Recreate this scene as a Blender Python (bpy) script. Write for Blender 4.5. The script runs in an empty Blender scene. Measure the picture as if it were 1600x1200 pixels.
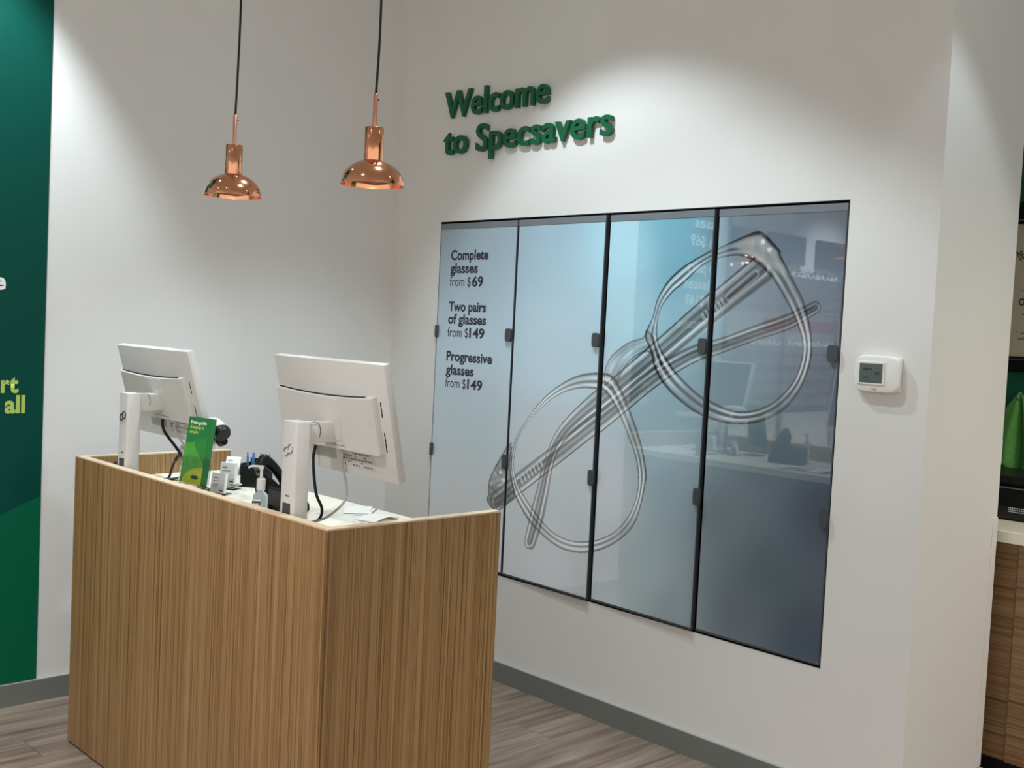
import bpy, bmesh, math, random
import numpy as np
from mathutils import Vector, Matrix

random.seed(4)
np.random.seed(4)
SC = bpy.context.scene
COL = SC.collection
PI = math.pi
CEIL = 3.20

# ------------------------------------------------------------------ camera
F_PX = 1720.74
YAW, PITCH, ROLL = 0.7615, -0.0516, 0.0488
cam_d = bpy.data.cameras.new('camera')
cam_d.sensor_fit = 'HORIZONTAL'
cam_d.sensor_width = 36.0
cam_d.lens = F_PX / 1600 * 36.0
cam_d.clip_start = 0.05
cam = bpy.data.objects.new('camera', cam_d)
COL.objects.link(cam)
fw = Vector((math.sin(YAW) * math.cos(PITCH), math.cos(YAW) * math.cos(PITCH), math.sin(PITCH)))
rt = Vector((math.cos(YAW), -math.sin(YAW), 0))
up = rt.cross(fw)
r2 = rt * math.cos(ROLL) + up * math.sin(ROLL)
u2 = -rt * math.sin(ROLL) + up * math.cos(ROLL)
cam.matrix_world = Matrix(((r2.x, u2.x, -fw.x, -3.2052), (r2.y, u2.y, -fw.y, -4.2098), (r2.z, u2.z, -fw.z, 1.5136), (0, 0, 0, 1)))
SC.camera = cam

# ------------------------------------------------------------------ world, exposure
world = bpy.data.worlds.new('shop_ambient')  # even ambient fill standing in for the bright shop and mall beyond
SC.world = world
world.use_nodes = True
world.node_tree.nodes['Background'].inputs[0].default_value = (1.0, 0.965, 0.92, 1)
world.node_tree.nodes['Background'].inputs[1].default_value = 0.88
SC.view_settings.view_transform = 'Standard'
SC.view_settings.look = 'None'
SC.view_settings.gamma = 1.0
SC.view_settings.exposure = 0.36
try:
    SC.view_settings.use_curve_mapping = False
except Exception:
    pass

# ceiling downlights: x, y, watts, cone degrees, blend, colour, aim, label
COOL = (0.80, 0.93, 1.0)
NEUT = (1.0, 0.97, 0.93)
WARM = (1.0, 0.90, 0.72)
DOWN = (0, 0, -1)
DOWNLIGHTS = [
    (-0.80, -1.20, 82, 100, 0.38, COOL, (0.05, -0.14, -1), 'recessed ceiling downlight in front of the green wall letters'),
    (-1.20, -1.96, 64, 104, 0.40, COOL, (0.04, 0.03, -1), 'recessed ceiling downlight above the two right poster panels'),
    (-2.00, -0.44, 135, 76, 0.55, COOL, (-0.02, 0.22, -1), 'recessed ceiling downlight above the green banner edge'),
    (-0.12, -3.19, 28, 76, 0.30, COOL, DOWN, 'recessed ceiling downlight beside the end of the white wall'),
    (-2.95, -2.05, 185, 110, 0.8, NEUT, DOWN, 'added fill downlight above the floor before the wooden counter'),  # added to brighten the counter front
    (0.45, -4.10, 115, 110, 0.8, WARM, DOWN, 'added warm fill downlight above the aisle before the thermostat'),  # added to warm the lower wall end in place of bounced light
    (-3.75, -0.85, 230, 66, 0.5, COOL, (0, 0.24, -1), 'added fill downlight above the eyewear display'),  # added so the display shows up in the poster glass
]

# ------------------------------------------------------------------ helpers
def lin(c):
    c = c / 255.0
    return c / 12.92 if c <= 0.04045 else ((c + 0.055) / 1.055) ** 2.4

def rgb(r, g, b, k=1.0):
    return (min(1, lin(r) * k), min(1, lin(g) * k), min(1, lin(b) * k), 1)

def mat(name, color, rough=0.5, metal=0.0, spec=0.5, trans=0.0, ior=1.45, coat=0.0, emit=None, estr=0.0, noise=0.0, nscale=40.0, bump=0.0, bscale=300.0):
    m = bpy.data.materials.new(name)
    m.use_nodes = True
    nt = m.node_tree
    b = nt.nodes['Principled BSDF']
    b.inputs['Base Color'].default_value = color
    b.inputs['Roughness'].default_value = rough
    b.inputs['Metallic'].default_value = metal
    b.inputs['Specular IOR Level'].default_value = spec
    b.inputs['Transmission Weight'].default_value = trans
    b.inputs['IOR'].default_value = ior
    b.inputs['Coat Weight'].default_value = coat
    if emit:
        b.inputs['Emission Color'].default_value = emit
        b.inputs['Emission Strength'].default_value = estr
    tc = nt.nodes.new('ShaderNodeTexCoord')
    if noise > 0:
        n = nt.nodes.new('ShaderNodeTexNoise')
        n.inputs['Scale'].default_value = nscale
        n.inputs['Detail'].default_value = 4
        r = nt.nodes.new('ShaderNodeValToRGB')
        d = [c * (1 - noise) for c in color[:3]]
        l = [min(1, c * (1 + noise)) for c in color[:3]]
        r.color_ramp.elements[0].color = (*d, 1)
        r.color_ramp.elements[1].color = (*l, 1)
        r.color_ramp.elements[0].position = 0.3
        r.color_ramp.elements[1].position = 0.7
        nt.links.new(tc.outputs['Object'], n.inputs['Vector'])
        nt.links.new(n.outputs['Fac'], r.inputs['Fac'])
        nt.links.new(r.outputs['Color'], b.inputs['Base Color'])
    if bump > 0:
        n2 = nt.nodes.new('ShaderNodeTexNoise')
        n2.inputs['Scale'].default_value = bscale
        n2.inputs['Detail'].default_value = 3
        bp = nt.nodes.new('ShaderNodeBump')
        bp.inputs['Strength'].default_value = bump
        bp.inputs['Distance'].default_value = 0.001
        nt.links.new(tc.outputs['Object'], n2.inputs['Vector'])
        nt.links.new(n2.outputs['Fac'], bp.inputs['Height'])
        nt.links.new(bp.outputs['Normal'], b.inputs['Normal'])
    return m

def streak_mat(name, axis, stops, fine, slow, rough=0.45, wob=0.15, seed=0.0, random_shift=False):
    """Wood: streaks running along `axis` (0 x, 1 y, 2 z) with colour stops."""
    m = bpy.data.materials.new(name)
    m.use_nodes = True
    nt = m.node_tree
    L = nt.links.new
    b = nt.nodes['Principled BSDF']
    b.inputs['Roughness'].default_value = rough
    g = nt.nodes.new('ShaderNodeNewGeometry')
    sp = nt.nodes.new('ShaderNodeSeparateXYZ')
    L(g.outputs['Position'], sp.inputs[0])
    outs = [sp.outputs[0], sp.outputs[1], sp.outputs[2]]
    others = [outs[i] for i in range(3) if i != axis]
    def mth(op, a, c):
        n = nt.nodes.new('ShaderNodeMath')
        n.operation = op
        for i, v in enumerate((a, c)):
            if isinstance(v, (int, float)):
                n.inputs[i].default_value = v
            else:
                L(v, n.inputs[i])
        return n.outputs[0]
    u = mth('ADD', others[0], others[1])
    w = outs[axis]
    if random_shift:
        oi = nt.nodes.new('ShaderNodeObjectInfo')
        u = mth('ADD', u, mth('MULTIPLY', oi.outputs['Random'], 37.0))
        w = mth('ADD', w, mth('MULTIPLY', oi.outputs['Random'], 11.0))
    def nz(su, sw, detail, off):
        c = nt.nodes.new('ShaderNodeCombineXYZ')
        L(mth('MULTIPLY', u, su), c.inputs[0])
        L(mth('MULTIPLY', w, sw), c.inputs[1])
        c.inputs[2].default_value = off
        n = nt.nodes.new('ShaderNodeTexNoise')
        n.inputs['Scale'].default_value = 1.0
        n.inputs['Detail'].default_value = detail
        n.inputs['Roughness'].default_value = 0.65
        L(c.outputs[0], n.inputs['Vector'])
        return n.outputs['Fac']
    a = nz(fine, slow, 3, 1.3 + seed)
    c2 = nz(fine * 0.30, slow * 0.7, 2, 7.7 + seed)
    f = mth('ADD', mth('MULTIPLY', a, 0.72), mth('MULTIPLY', c2, 0.28))
    r = nt.nodes.new('ShaderNodeValToRGB')
    e = r.color_ramp.elements
    while len(e) < len(stops):
        e.new(0.5)
    for i, (p, c) in enumerate(stops):
        e[i].position = p
        e[i].color = c
    L(f, r.inputs['Fac'])
    L(r.outputs['Color'], b.inputs['Base Color'])
    bp = nt.nodes.new('ShaderNodeBump')
    bp.inputs['Strength'].default_value = wob
    bp.inputs['Distance'].default_value = 0.001
    L(f, bp.inputs['Height'])
    L(bp.outputs['Normal'], b.inputs['Normal'])
    return m

def attr_mat(name, rough=0.08, coat=0.0, spec=0.5, ior=1.5):
    m = bpy.data.materials.new(name)
    m.use_nodes = True
    nt = m.node_tree
    b = nt.nodes['Principled BSDF']
    a = nt.nodes.new('ShaderNodeAttribute')
    a.attribute_name = 'ink'
    nt.links.new(a.outputs['Color'], b.inputs['Base Color'])
    b.inputs['Roughness'].default_value = rough
    b.inputs['Specular IOR Level'].default_value = spec
    b.inputs['IOR'].default_value = ior
    b.inputs['Coat Weight'].default_value = coat
    b.inputs['Coat Roughness'].default_value = 0.01
    b.inputs['Coat IOR'].default_value = 1.85
    return m

def box(bm, x0, x1, y0, y1, z0, z1, bev=0.0, seg=2, M=None):
    x0, x1 = min(x0, x1), max(x0, x1)
    y0, y1 = min(y0, y1), max(y0, y1)
    z0, z1 = min(z0, z1), max(z0, z1)
    v = [bm.verts.new(p) for p in ((x0, y0, z0), (x1, y0, z0), (x1, y1, z0), (x0, y1, z0), (x0, y0, z1), (x1, y0, z1), (x1, y1, z1), (x0, y1, z1))]
    fs = [bm.faces.new([v[i] for i in q]) for q in ((3, 2, 1, 0), (4, 5, 6, 7), (0, 1, 5, 4), (1, 2, 6, 5), (2, 3, 7, 6), (3, 0, 4, 7))]
    if bev > 0:
        es = list({e for f in fs for e in f.edges})
        r = bmesh.ops.bevel(bm, geom=es, offset=bev, segments=seg, affect='EDGES', profile=0.5)
        v = list({x for f in r['faces'] for x in f.verts} | {x for x in v if x.is_valid})
    if M is not None:
        bmesh.ops.transform(bm, matrix=M, verts=[x for x in v if x.is_valid])
    return v

def lathe(bm, prof, n=32, center=(0, 0), cap0=False, cap1=False):
    rings = []
    for r, z in prof:
        if r < 1e-6:
            rings.append([bm.verts.new((center[0], center[1], z))])
        else:
            rings.append([bm.verts.new((center[0] + r * math.cos(2 * PI * i / n), center[1] + r * math.sin(2 * PI * i / n), z)) for i in range(n)])
    for a, b in zip(rings, rings[1:]):
        for i in range(n):
            j = (i + 1) % n
            if len(a) == 1 and len(b) == 1:
                continue
            if len(a) == 1:
                bm.faces.new((a[0], b[j], b[i]))
            elif len(b) == 1:
                bm.faces.new((a[i], a[j], b[0]))
            else:
                bm.faces.new((a[i], a[j], b[j], b[i]))
    if cap0 and len(rings[0]) > 1:
        bm.faces.new(rings[0][::-1])
    if cap1 and len(rings[-1]) > 1:
        bm.faces.new(rings[-1])

def smooth_path(pts, k=6):
    pts = [Vector(p) for p in pts]
    out = []
    for i in range(len(pts) - 1):
        p0 = pts[max(i - 1, 0)]; p1 = pts[i]; p2 = pts[i + 1]; p3 = pts[min(i + 2, len(pts) - 1)]
        for j in range(k):
            t = j / k
            out.append(0.5 * ((2 * p1) + (p2 - p0) * t + (2 * p0 - 5 * p1 + 4 * p2 - p3) * t * t + (3 * p1 - p0 - 3 * p2 + p3) * t ** 3))
    out.append(pts[-1])
    return out

def tube(bm, pts, rad, n=10, flat=1.0, caps=True):
    """Tube along pts; rad is a number or a list; flat squashes the second axis."""
    pts = [Vector(p) for p in pts]
    rings = []
    prev = None
    for i, p in enumerate(pts):
        t = (pts[min(i + 1, len(pts) - 1)] - pts[max(i - 1, 0)]).normalized()
        if prev is None:
            ref = Vector((0, 0, 1)) if abs(t.z) < 0.9 else Vector((0, 1, 0))
            nx = t.cross(ref).normalized()
        else:
            nx = (prev - t * prev.dot(t)).normalized()
        prev = nx
        ny = t.cross(nx)
        r = rad[i] if isinstance(rad, (list, tuple)) else rad
        rings.append([bm.verts.new(p + nx * (r * math.cos(2 * PI * k / n)) + ny * (r * flat * math.sin(2 * PI * k / n))) for k in range(n)])
    for a, b in zip(rings, rings[1:]):
        for k in range(n):
            j = (k + 1) % n
            bm.faces.new((a[k], a[j], b[j], b[k]))
    if caps:
        bm.faces.new(rings[0][::-1])
        bm.faces.new(rings[-1])

def prism(bm, poly, axis, a, b):
    """Extrude a 2D polygon along axis from a to b. Axes order: remaining two in xyz order."""
    def P(u, v, w):
        c = [0, 0, 0]
        o = [i for i in range(3) if i != axis]
        c[o[0]], c[o[1]], c[axis] = u, v, w
        return c
    va = [bm.verts.new(P(u, v, a)) for u, v in poly]
    vb = [bm.verts.new(P(u, v, b)) for u, v in poly]
    n = len(poly)
    bm.faces.new(va[::-1])
    bm.faces.new(vb)
    for i in range(n):
        j = (i + 1) % n
        bm.faces.new((va[i], va[j], vb[j], vb[i]))
    return va + vb

def obj(name, bm, m, parent=None, smooth=False, auto=False):
    me = bpy.data.meshes.new(name)
    bmesh.ops.recalc_face_normals(bm, faces=bm.faces[:])
    if smooth:
        for f in bm.faces:
            f.smooth = True
        if auto:
            for e in bm.edges:
                if len(e.link_faces) == 2 and e.calc_face_angle(0) > math.radians(38):
                    e.smooth = False
    bm.to_mesh(me)
    bm.free()
    me.materials.append(m)
    o = bpy.data.objects.new(name, me)
    COL.objects.link(o)
    if parent is not None:
        o.parent = parent
    return o

def bx(name, m, parent, x0, x1, y0, y1, z0, z1, bev=0.0, seg=2):
    bm = bmesh.new()
    box(bm, x0, x1, y0, y1, z0, z1, bev, seg)
    return obj(name, bm, m, parent)

def empty(name, loc=(0, 0, 0), rz=0.0):
    o = bpy.data.objects.new(name, None)
    o.empty_display_size = 0.05
    COL.objects.link(o)
    o.location = loc
    o.rotation_euler = (0, 0, rz)
    return o

def tag(o, label, cat, group=None, kind=None):
    o['label'] = label
    o['category'] = cat
    if group:
        o['group'] = group
    if kind:
        o['kind'] = kind
    return o

def struct(o, label=None):
    o['kind'] = 'structure'
    if label:
        o['label'] = label
    return o

def text_raw(body, extrude=0.0, offset=0.0, res=4):
    cu = bpy.data.curves.new('text_curve', 'FONT')
    cu.body = body
    cu.size = 1.0
    cu.extrude = extrude
    cu.offset = offset
    cu.resolution_u = res
    t = bpy.data.objects.new('text_curve', cu)
    COL.objects.link(t)
    bpy.context.view_layer.update()
    dg = bpy.context.evaluated_depsgraph_get()
    me = bpy.data.meshes.new_from_object(t.evaluated_get(dg))
    bpy.data.objects.remove(t)
    bpy.data.curves.remove(cu)
    return me

_capm = text_raw('H')
CAP = max(v.co.y for v in _capm.vertices)

def text_mesh(body, width, cap, thick=0.0, bold=0.0):
    """Mesh of lettering: local x right from 0 to width, y up from the baseline, z out of the page."""
    me = text_raw(body, 0.5 if thick > 0 else 0.0, bold)
    xs = [v.co.x for v in me.vertices]
    x0, x1 = min(xs), max(xs)
    for v in me.vertices:
        v.co.x = (v.co.x - x0) * width / (x1 - x0)
        v.co.y = v.co.y * cap / CAP
        v.co.z = (v.co.z + 0.5) * thick if thick > 0 else 0.0
    return me

def text_obj(name, body, m, parent, matrix, width, cap, thick=0.0, bold=0.0):
    me = text_mesh(body, width, cap, thick, bold)
    me.materials.clear()
    me.materials.append(m)
    o = bpy.data.objects.new(name, me)
    COL.objects.link(o)
    me.transform(matrix)
    if parent is not None:
        o.parent = parent
    return o

def frame3(o, X, Y):
    X = Vector(X).normalized(); Y = Vector(Y).normalized(); Z = X.cross(Y)
    return Matrix(((X.x, Y.x, Z.x, o[0]), (X.y, Y.y, Z.y, o[1]), (X.z, Y.z, Z.z, o[2]), (0, 0, 0, 1)))

def ink_grid(name, w, h, nx, nz, cols, m, parent, y=0.0, x0=0.0, z0=0.0):
    """A flat printed sheet in local x-z at depth y; cols is (nz, nx, 3) linear."""
    xs = np.linspace(x0, x0 + w, nx)
    zs = np.linspace(z0, z0 + h, nz)
    X, Z = np.meshgrid(xs, zs)
    co = np.stack([X, np.full_like(X, y), Z], -1).reshape(-1, 3).astype(np.float32)
    idx = np.arange(nx * nz).reshape(nz, nx)
    q = np.stack([idx[:-1, :-1], idx[:-1, 1:], idx[1:, 1:], idx[1:, :-1]], -1).reshape(-1, 4)
    me = bpy.data.meshes.new(name)
    me.vertices.add(len(co))
    me.vertices.foreach_set('co', co.ravel())
    me.loops.add(q.size)
    me.loops.foreach_set('vertex_index', q.ravel().astype(np.int32))
    me.polygons.add(len(q))
    me.polygons.foreach_set('loop_start', np.arange(0, q.size, 4, dtype=np.int32))
    me.update(calc_edges=True)
    a = me.color_attributes.new('ink', 'FLOAT_COLOR', 'POINT')
    c4 = np.ones((nx * nz, 4), np.float32)
    c4[:, :3] = np.clip(cols.reshape(-1, 3), 0, 1)
    a.data.foreach_set('color', c4.ravel())
    me.materials.append(m)
    o = bpy.data.objects.new(name, me)
    COL.objects.link(o)
    if parent is not None:
        o.parent = parent
    return o

# ------------------------------------------------------------------ materials
M = {}
M['wall'] = mat('white_wall_paint', (0.74, 0.725, 0.70, 1), 0.75, noise=0.015, nscale=3, bump=0.12, bscale=420)
M['ceiling'] = mat('ceiling_paint', (0.72, 0.70, 0.67, 1), 0.9, noise=0.01)
M['skirt'] = mat('grey_skirting_paint', rgb(116, 118, 114), 0.35, noise=0.03, nscale=8)
M['skirt_top'] = mat('skirting_top_edge', rgb(165, 168, 166), 0.35)
M['floor'] = streak_mat('floor_plank_print', 0, [(0.30, rgb(84, 70, 59)), (0.45, rgb(120, 103, 90)), (0.58, rgb(145, 128, 114)), (0.72, rgb(166, 150, 136))], 30, 1.6, 0.42, 0.08, 3.1, True)
M['floor_base'] = mat('dark_floor_joint', rgb(84, 72, 62), 0.6)
M['laminate'] = streak_mat('vertical_grain_laminate', 2, [(0.36, rgb(96, 64, 31)), (0.45, rgb(143, 108, 66)), (0.54, rgb(163, 128, 85)), (0.66, rgb(178, 146, 103))], 330, 0.8, 0.42, 0.04, 0.0)
M['laminate_h'] = streak_mat('horizontal_grain_laminate', 1, [(0.34, rgb(84, 58, 34)), (0.46, rgb(128, 96, 62)), (0.56, rgb(146, 112, 76)), (0.68, rgb(160, 126, 88))], 190, 0.9, 0.45, 0.04, 5.0)
M['edge'] = mat('pale_edging_strip', rgb(214, 192, 162), 0.45, noise=0.03)
M['shadow_gap'] = mat('black_recess', (0.006, 0.006, 0.006, 1), 0.7)
M['worktop'] = mat('cream_white_worktop', (0.86, 0.83, 0.71, 1), 0.3, noise=0.01)
M['white_plastic'] = mat('white_plastic', (0.66, 0.65, 0.635, 1), 0.35, noise=0.012, bump=0.05, bscale=900)
M['plastic_line'] = mat('grey_seam_line', (0.05, 0.05, 0.055, 1), 0.5)
M['vent_black'] = mat('vent_black', (0.004, 0.004, 0.004, 1), 0.6)
M['screen'] = mat('dark_screen_glass', (0.01, 0.011, 0.013, 1), 0.12)
M['chrome'] = mat('silver_badge_metal', (0.55, 0.55, 0.56, 1), 0.3, 0.85)
M['black'] = mat('matt_black_plastic', (0.008, 0.008, 0.009, 1), 0.42, spec=0.35, bump=0.1, bscale=900)
M['black_gloss'] = mat('gloss_black_plastic', (0.006, 0.006, 0.007, 1), 0.18)
M['grey_cable'] = mat('grey_cable_rubber', rgb(175, 172, 168), 0.5)
M['copper'] = mat('polished_copper', (0.80, 0.37, 0.21, 1), 0.13, 1.0)
M['copper_rod'] = mat('brushed_copper', (0.72, 0.33, 0.22, 1), 0.33, 1.0)
M['bulb'] = mat('lit_bulb_glass', (1, 0.8, 0.5, 1), 0.3, emit=(1, 0.62, 0.25, 1), estr=3.0)
M['led'] = mat('lit_downlight_lens', (1, 1, 1, 1), 0.3, emit=(0.95, 0.98, 1, 1), estr=25)
M['sign_green'] = mat('deep_green_sign_face', rgb(6, 92, 56), 0.45, noise=0.02)
M['banner'] = mat('dark_green_banner_vinyl', (0.0005, 0.060, 0.043, 1), 0.55, spec=0.15, noise=0.02, nscale=2)
M['banner_light'] = mat('mid_green_banner_vinyl', (0.0005, 0.115, 0.055, 1), 0.55, spec=0.15, noise=0.02, nscale=2)
M['ink_white'] = mat('white_print', (0.85, 0.85, 0.82, 1), 0.45)
M['ink_lime'] = mat('lime_print', rgb(176, 200, 96), 0.45)
M['ink_dark'] = mat('dark_slate_print', rgb(46, 42, 60), 0.3)
M['poster'] = attr_mat('glazed_poster_print', 0.03, 1.0, 0.5, 1.5)
M['leaf'] = attr_mat('leaflet_print', 0.25)
M['alu'] = mat('grey_aluminium_edge', rgb(84, 90, 94), 0.3, 0.5)
M['rail'] = mat('grey_panel_strip', rgb(124, 130, 136), 0.25, 0.2)  # grey for the strip across each panel top
M['tab'] = mat('dark_grey_latch', rgb(70, 74, 78), 0.4)
M['tstat'] = mat('thermostat_plastic', (0.80, 0.78, 0.74, 1), 0.4, noise=0.01)
M['lcd'] = mat('grey_green_lcd', rgb(92, 104, 100), 0.12)
M['lcd_ink'] = mat('lcd_segments', rgb(60, 68, 66), 0.3)
M['acrylic'] = mat('clear_acrylic', (1, 1, 1, 1), 0.02, trans=1.0, ior=1.3)
M['gel'] = mat('clear_blue_gel', (0.72, 0.84, 0.90, 1), 0.04, trans=0.6, ior=1.3)
M['purple'] = mat('purple_label_print', rgb(66, 44, 96), 0.4)
M['paper'] = mat('white_paper', (0.82, 0.81, 0.77, 1), 0.7, noise=0.02, nscale=20)
M['card'] = mat('white_card', (0.86, 0.86, 0.85, 1), 0.5)
M['print_grey'] = mat('grey_fine_print', rgb(140, 140, 142), 0.5)
M['pen_blue'] = mat('blue_pen_plastic', rgb(88, 140, 190), 0.3, noise=0.05)
M['green_wall'] = mat('green_wall_paint', (0.002, 0.10, 0.055, 1), 0.6, noise=0.03, nscale=4)
M['cert'] = mat('cream_certificate_paper', rgb(205, 194, 170), 0.5, noise=0.03, nscale=12)
M['seal'] = mat('brown_wax_seal', rgb(70, 44, 34), 0.4)
M['cert_ink'] = mat('dark_certificate_ink', rgb(40, 48, 40), 0.5)
M['cloth'] = mat('bright_green_cloth', rgb(92, 158, 78), 0.85, noise=0.12, nscale=60, bump=0.4, bscale=500)
M['steel'] = mat('brushed_steel', (0.6, 0.6, 0.6, 1), 0.3, 1.0)
M['rack_panel'] = mat('light_grey_rack_panel', rgb(232, 234, 236), 0.5, noise=0.01)
M['rack_rail'] = mat('silver_rack_rail', rgb(150, 154, 158), 0.35, 0.6)
M['rack_dark'] = mat('charcoal_board', rgb(62, 66, 72), 0.5)
M['rack_red'] = mat('red_band_print', rgb(205, 40, 42), 0.5)
M['frame_black'] = mat('black_spectacle_acetate', (0.012, 0.011, 0.012, 1), 0.25)
M['frame_brown'] = mat('brown_spectacle_acetate', rgb(78, 48, 30), 0.25)
M['desk_dark'] = mat('dark_desk_laminate', rgb(70, 72, 76), 0.5, noise=0.05)

# ------------------------------------------------------------------ structure
# floor with planks running along x
floor = bx('floor', M['floor_base'], None, -7, 4, -7, 0.0, -0.06, -0.003)
struct(floor, 'grey brown wood-look plank floor')
PW, PL = 0.182, 1.22
pm = {}
def plank_mesh(length, w):
    key = (round(length, 3), round(w, 3))
    if key not in pm:
        bm = bmesh.new()
        box(bm, 0.0006, length - 0.0006, -w + 0.0006, -0.0006, -0.006, 0.0, 0.0008, 1)
        me = bpy.data.meshes.new('plank')
        bmesh.ops.recalc_face_normals(bm, faces=bm.faces[:])
        bm.to_mesh(me)
        bm.free()
        me.materials.append(M['floor'])
        pm[key] = me
    return pm[key]
row = 0
yy = 0.0
while yy > -4.4:
    off = (row * 0.43) % PL
    x = -4.6 - off
    while x < 0.0:
        a = max(x, -4.6)
        b = min(x + PL, 0.0)
        if b - a > 0.03:
            o = bpy.data.objects.new('plank', plank_mesh(b - a, PW))
            COL.objects.link(o)
            o.parent = floor
            o.location = (a, yy, 0.0)
        x += PL
    yy -= PW
    row += 1
far = bx('plank', M['floor'], floor, 0.0, 3.9, -4.55, -2.672, -0.006, 0.0)
far['kind'] = 'stuff'

struct(bx('ceiling', M['ceiling'], None, -7, 4, -7, 0.2, CEIL, CEIL + 0.12), 'plain pale ceiling')
struct(bx('wall_left', M['wall'], None, -7, 0.0, 0.0, 0.2, 0, CEIL), 'white wall behind the counter and pendant lamps')

P_Y0, P_W, P_ZT, P_ZB = -0.3325, 0.5092, 1.9726, 0.4503
W_Y, W_X = -2.671, 0.565
bm = bmesh.new()
p_end = P_Y0 - 4 * P_W
box(bm, 0, 0.10, W_Y, 0.2, 0, P_ZB)
box(bm, 0, 0.10, W_Y, 0.2, P_ZT, CEIL)
box(bm, 0, 0.10, P_Y0, 0.2, P_ZB, P_ZT)
box(bm, 0, 0.10, W_Y, p_end, P_ZB, P_ZT)
box(bm, 0.10, W_X, W_Y, 0.2, 0, CEIL)
struct(obj('wall_right', bm, M['wall']), 'white wall carrying the poster panels and lettering')

# skirting boards with a pale top edge
def skirting(name, x0, x1, y0, y1, label):
    o = struct(bx(name, M['skirt'], None, x0, x1, y0, y1, 0, 0.083), label)
    bx('top_edge', M['skirt_top'], o, x0, x1, y0, y1, 0.083, 0.0862)
skirting('baseboard_left', -7, -0.012, -0.012, -0.0003, 'grey skirting along the banner wall')
skirting('baseboard_right', -0.012, -0.0003, W_Y, -0.012, 'grey skirting below the poster panels')
skirting('baseboard_end', -0.012, W_X, W_Y - 0.012, W_Y - 0.0003, 'grey skirting around the wall end')
# clear corner guard on the wall end
g = struct(bx('trim_1', M['wall'], None, W_X - 0.032, W_X + 0.003, W_Y - 0.003, W_Y - 0.0002, 0.09, 0.95, 0.001), 'white corner guard strip')

# alcove behind the wall end
struct(bx('wall_alcove', M['green_wall'], None, 1.25, 1.40, -6.5, 0.2, 0, CEIL), 'green painted wall beyond the wall end')

# ------------------------------------------------------------------ green banner on the left wall
B_R = -1.627
ban = empty('wall_banner', (-2.5, 0, 0.088))
tag(ban, 'tall dark green banner with white and lime words on the left wall', 'banner')
def bpart(name, bm, m):
    o = obj(name, bm, m, ban)
    o.data.transform(Matrix.Translation((2.5, 0, -0.088)))
    return o
bm = bmesh.new()
box(bm, -2.50, B_R, -0.005, -0.0004, 0.088, CEIL - 0.002)
bpart('panel', bm, M['banner'])
bm = bmesh.new()
curve = [(-2.5, 0.33), (-2.3, 0.44), (-2.1, 0.56), (-1.95, 0.640), (-1.77, 0.728), (-1.70, 0.760), (B_R + 0.0003, 0.790)]
prism(bm, [(-2.5, 0.0885), (B_R + 0.0003, 0.0885)] + curve[::-1], 1, -0.0056, -0.0047)
bpart('swoosh', bm, M['banner_light'])
def ban_text(body, right, base, cap, m, bold=0.03, width=None, left=None):
    me = text_raw(body, 0, bold)
    w = (max(v.co.x for v in me.vertices) - min(v.co.x for v in me.vertices)) * cap / CAP * 0.95
    if width:
        w = width
    x = left if left is not None else right - w
    t = text_obj('lettering', body, m, ban, frame3((x + 2.5, -0.0062, base - 0.088), (1, 0, 0), (0, 0, 1)), w, cap, 0, bold)
    return t
ban_text('e', -1.773, 1.562, 0.058, M['ink_white'], 0.035)
ban_text('rt', -1.719, 1.184, 0.062, M['ink_lime'], 0.035)
ban_text('all', -1.694, 1.108, 0.062, M['ink_lime'], 0.035)
for body, z, w in (('Complete', 2.28, 0.40), ('glasses', 2.17, 0.33), ('from $69', 2.06, 0.36), ('Two pairs', 1.90, 0.38), ('of glasses', 1.80, 0.40), ('from $149', 1.70, 0.38), ('Progressive', 1.56, 0.45)):
    ban_text(body, None, z, 0.062, M['ink_white'], 0.02, w, -2.44)

# ------------------------------------------------------------------ display case liner and four poster panels
case = empty('display_case', (0.05, P_Y0, P_ZB))
tag(case, 'black recessed case in the white wall behind the poster panels', 'display case')
def cpart(name, x0, x1, y0, y1, z0, z1):
    return bx(name, M['shadow_gap'], case, x0 - 0.05, x1 - 0.05, y0 - P_Y0, y1 - P_Y0, z0 - P_ZB, z1 - P_ZB)
cpart('back_board', 0.085, 0.0995, P_Y0 - 0.0005, p_end + 0.0005, P_ZB + 0.0005, P_ZT - 0.0005)
cpart('case_side', 0.001, 0.085, P_Y0 - 0.0005, P_Y0 - 0.003, P_ZB + 0.0005, P_ZT - 0.0005)
cpart('case_side', 0.001, 0.085, p_end + 0.0005, p_end + 0.003, P_ZB + 0.0005, P_ZT - 0.0005)
cpart('case_top', 0.001, 0.085, P_Y0 - 0.003, p_end + 0.003, P_ZT - 0.0005, P_ZT - 0.003)
cpart('case_floor', 0.001, 0.085, P_Y0 - 0.003, p_end + 0.003, P_ZB + 0.0005, P_ZB + 0.003)

# --- the printed artwork: clear spectacles on a pale blue ground with light painted in, in wall coordinates (s along the wall, z up)
LENS1O=[(1.41,1.339),(1.353,1.35),(1.249,1.335),(1.153,1.296),(1.046,1.225),(0.941,1.115),(0.888,1.034),(0.861,0.971),(0.866,0.906),(0.904,0.813),(0.995,0.72),(1.085,0.671),(1.189,0.639),(1.298,0.641),(1.401,0.672),(1.498,0.732),(1.566,0.812),(1.6,0.948),(1.598,1.015),(1.563,1.115),(1.502,1.225),(1.452,1.3)]
LENS1I=[(1.378,1.282),(1.32,1.292),(1.225,1.283),(1.124,1.249),(1.026,1.184),(0.934,1.098),(0.893,1.018),(0.884,0.925),(0.921,0.848),(1.003,0.774),(1.112,0.702),(1.215,0.675),(1.326,0.684),(1.418,0.718),(1.495,0.773),(1.553,0.858),(1.572,0.944),(1.556,1.036),(1.509,1.121),(1.444,1.218)]
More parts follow.
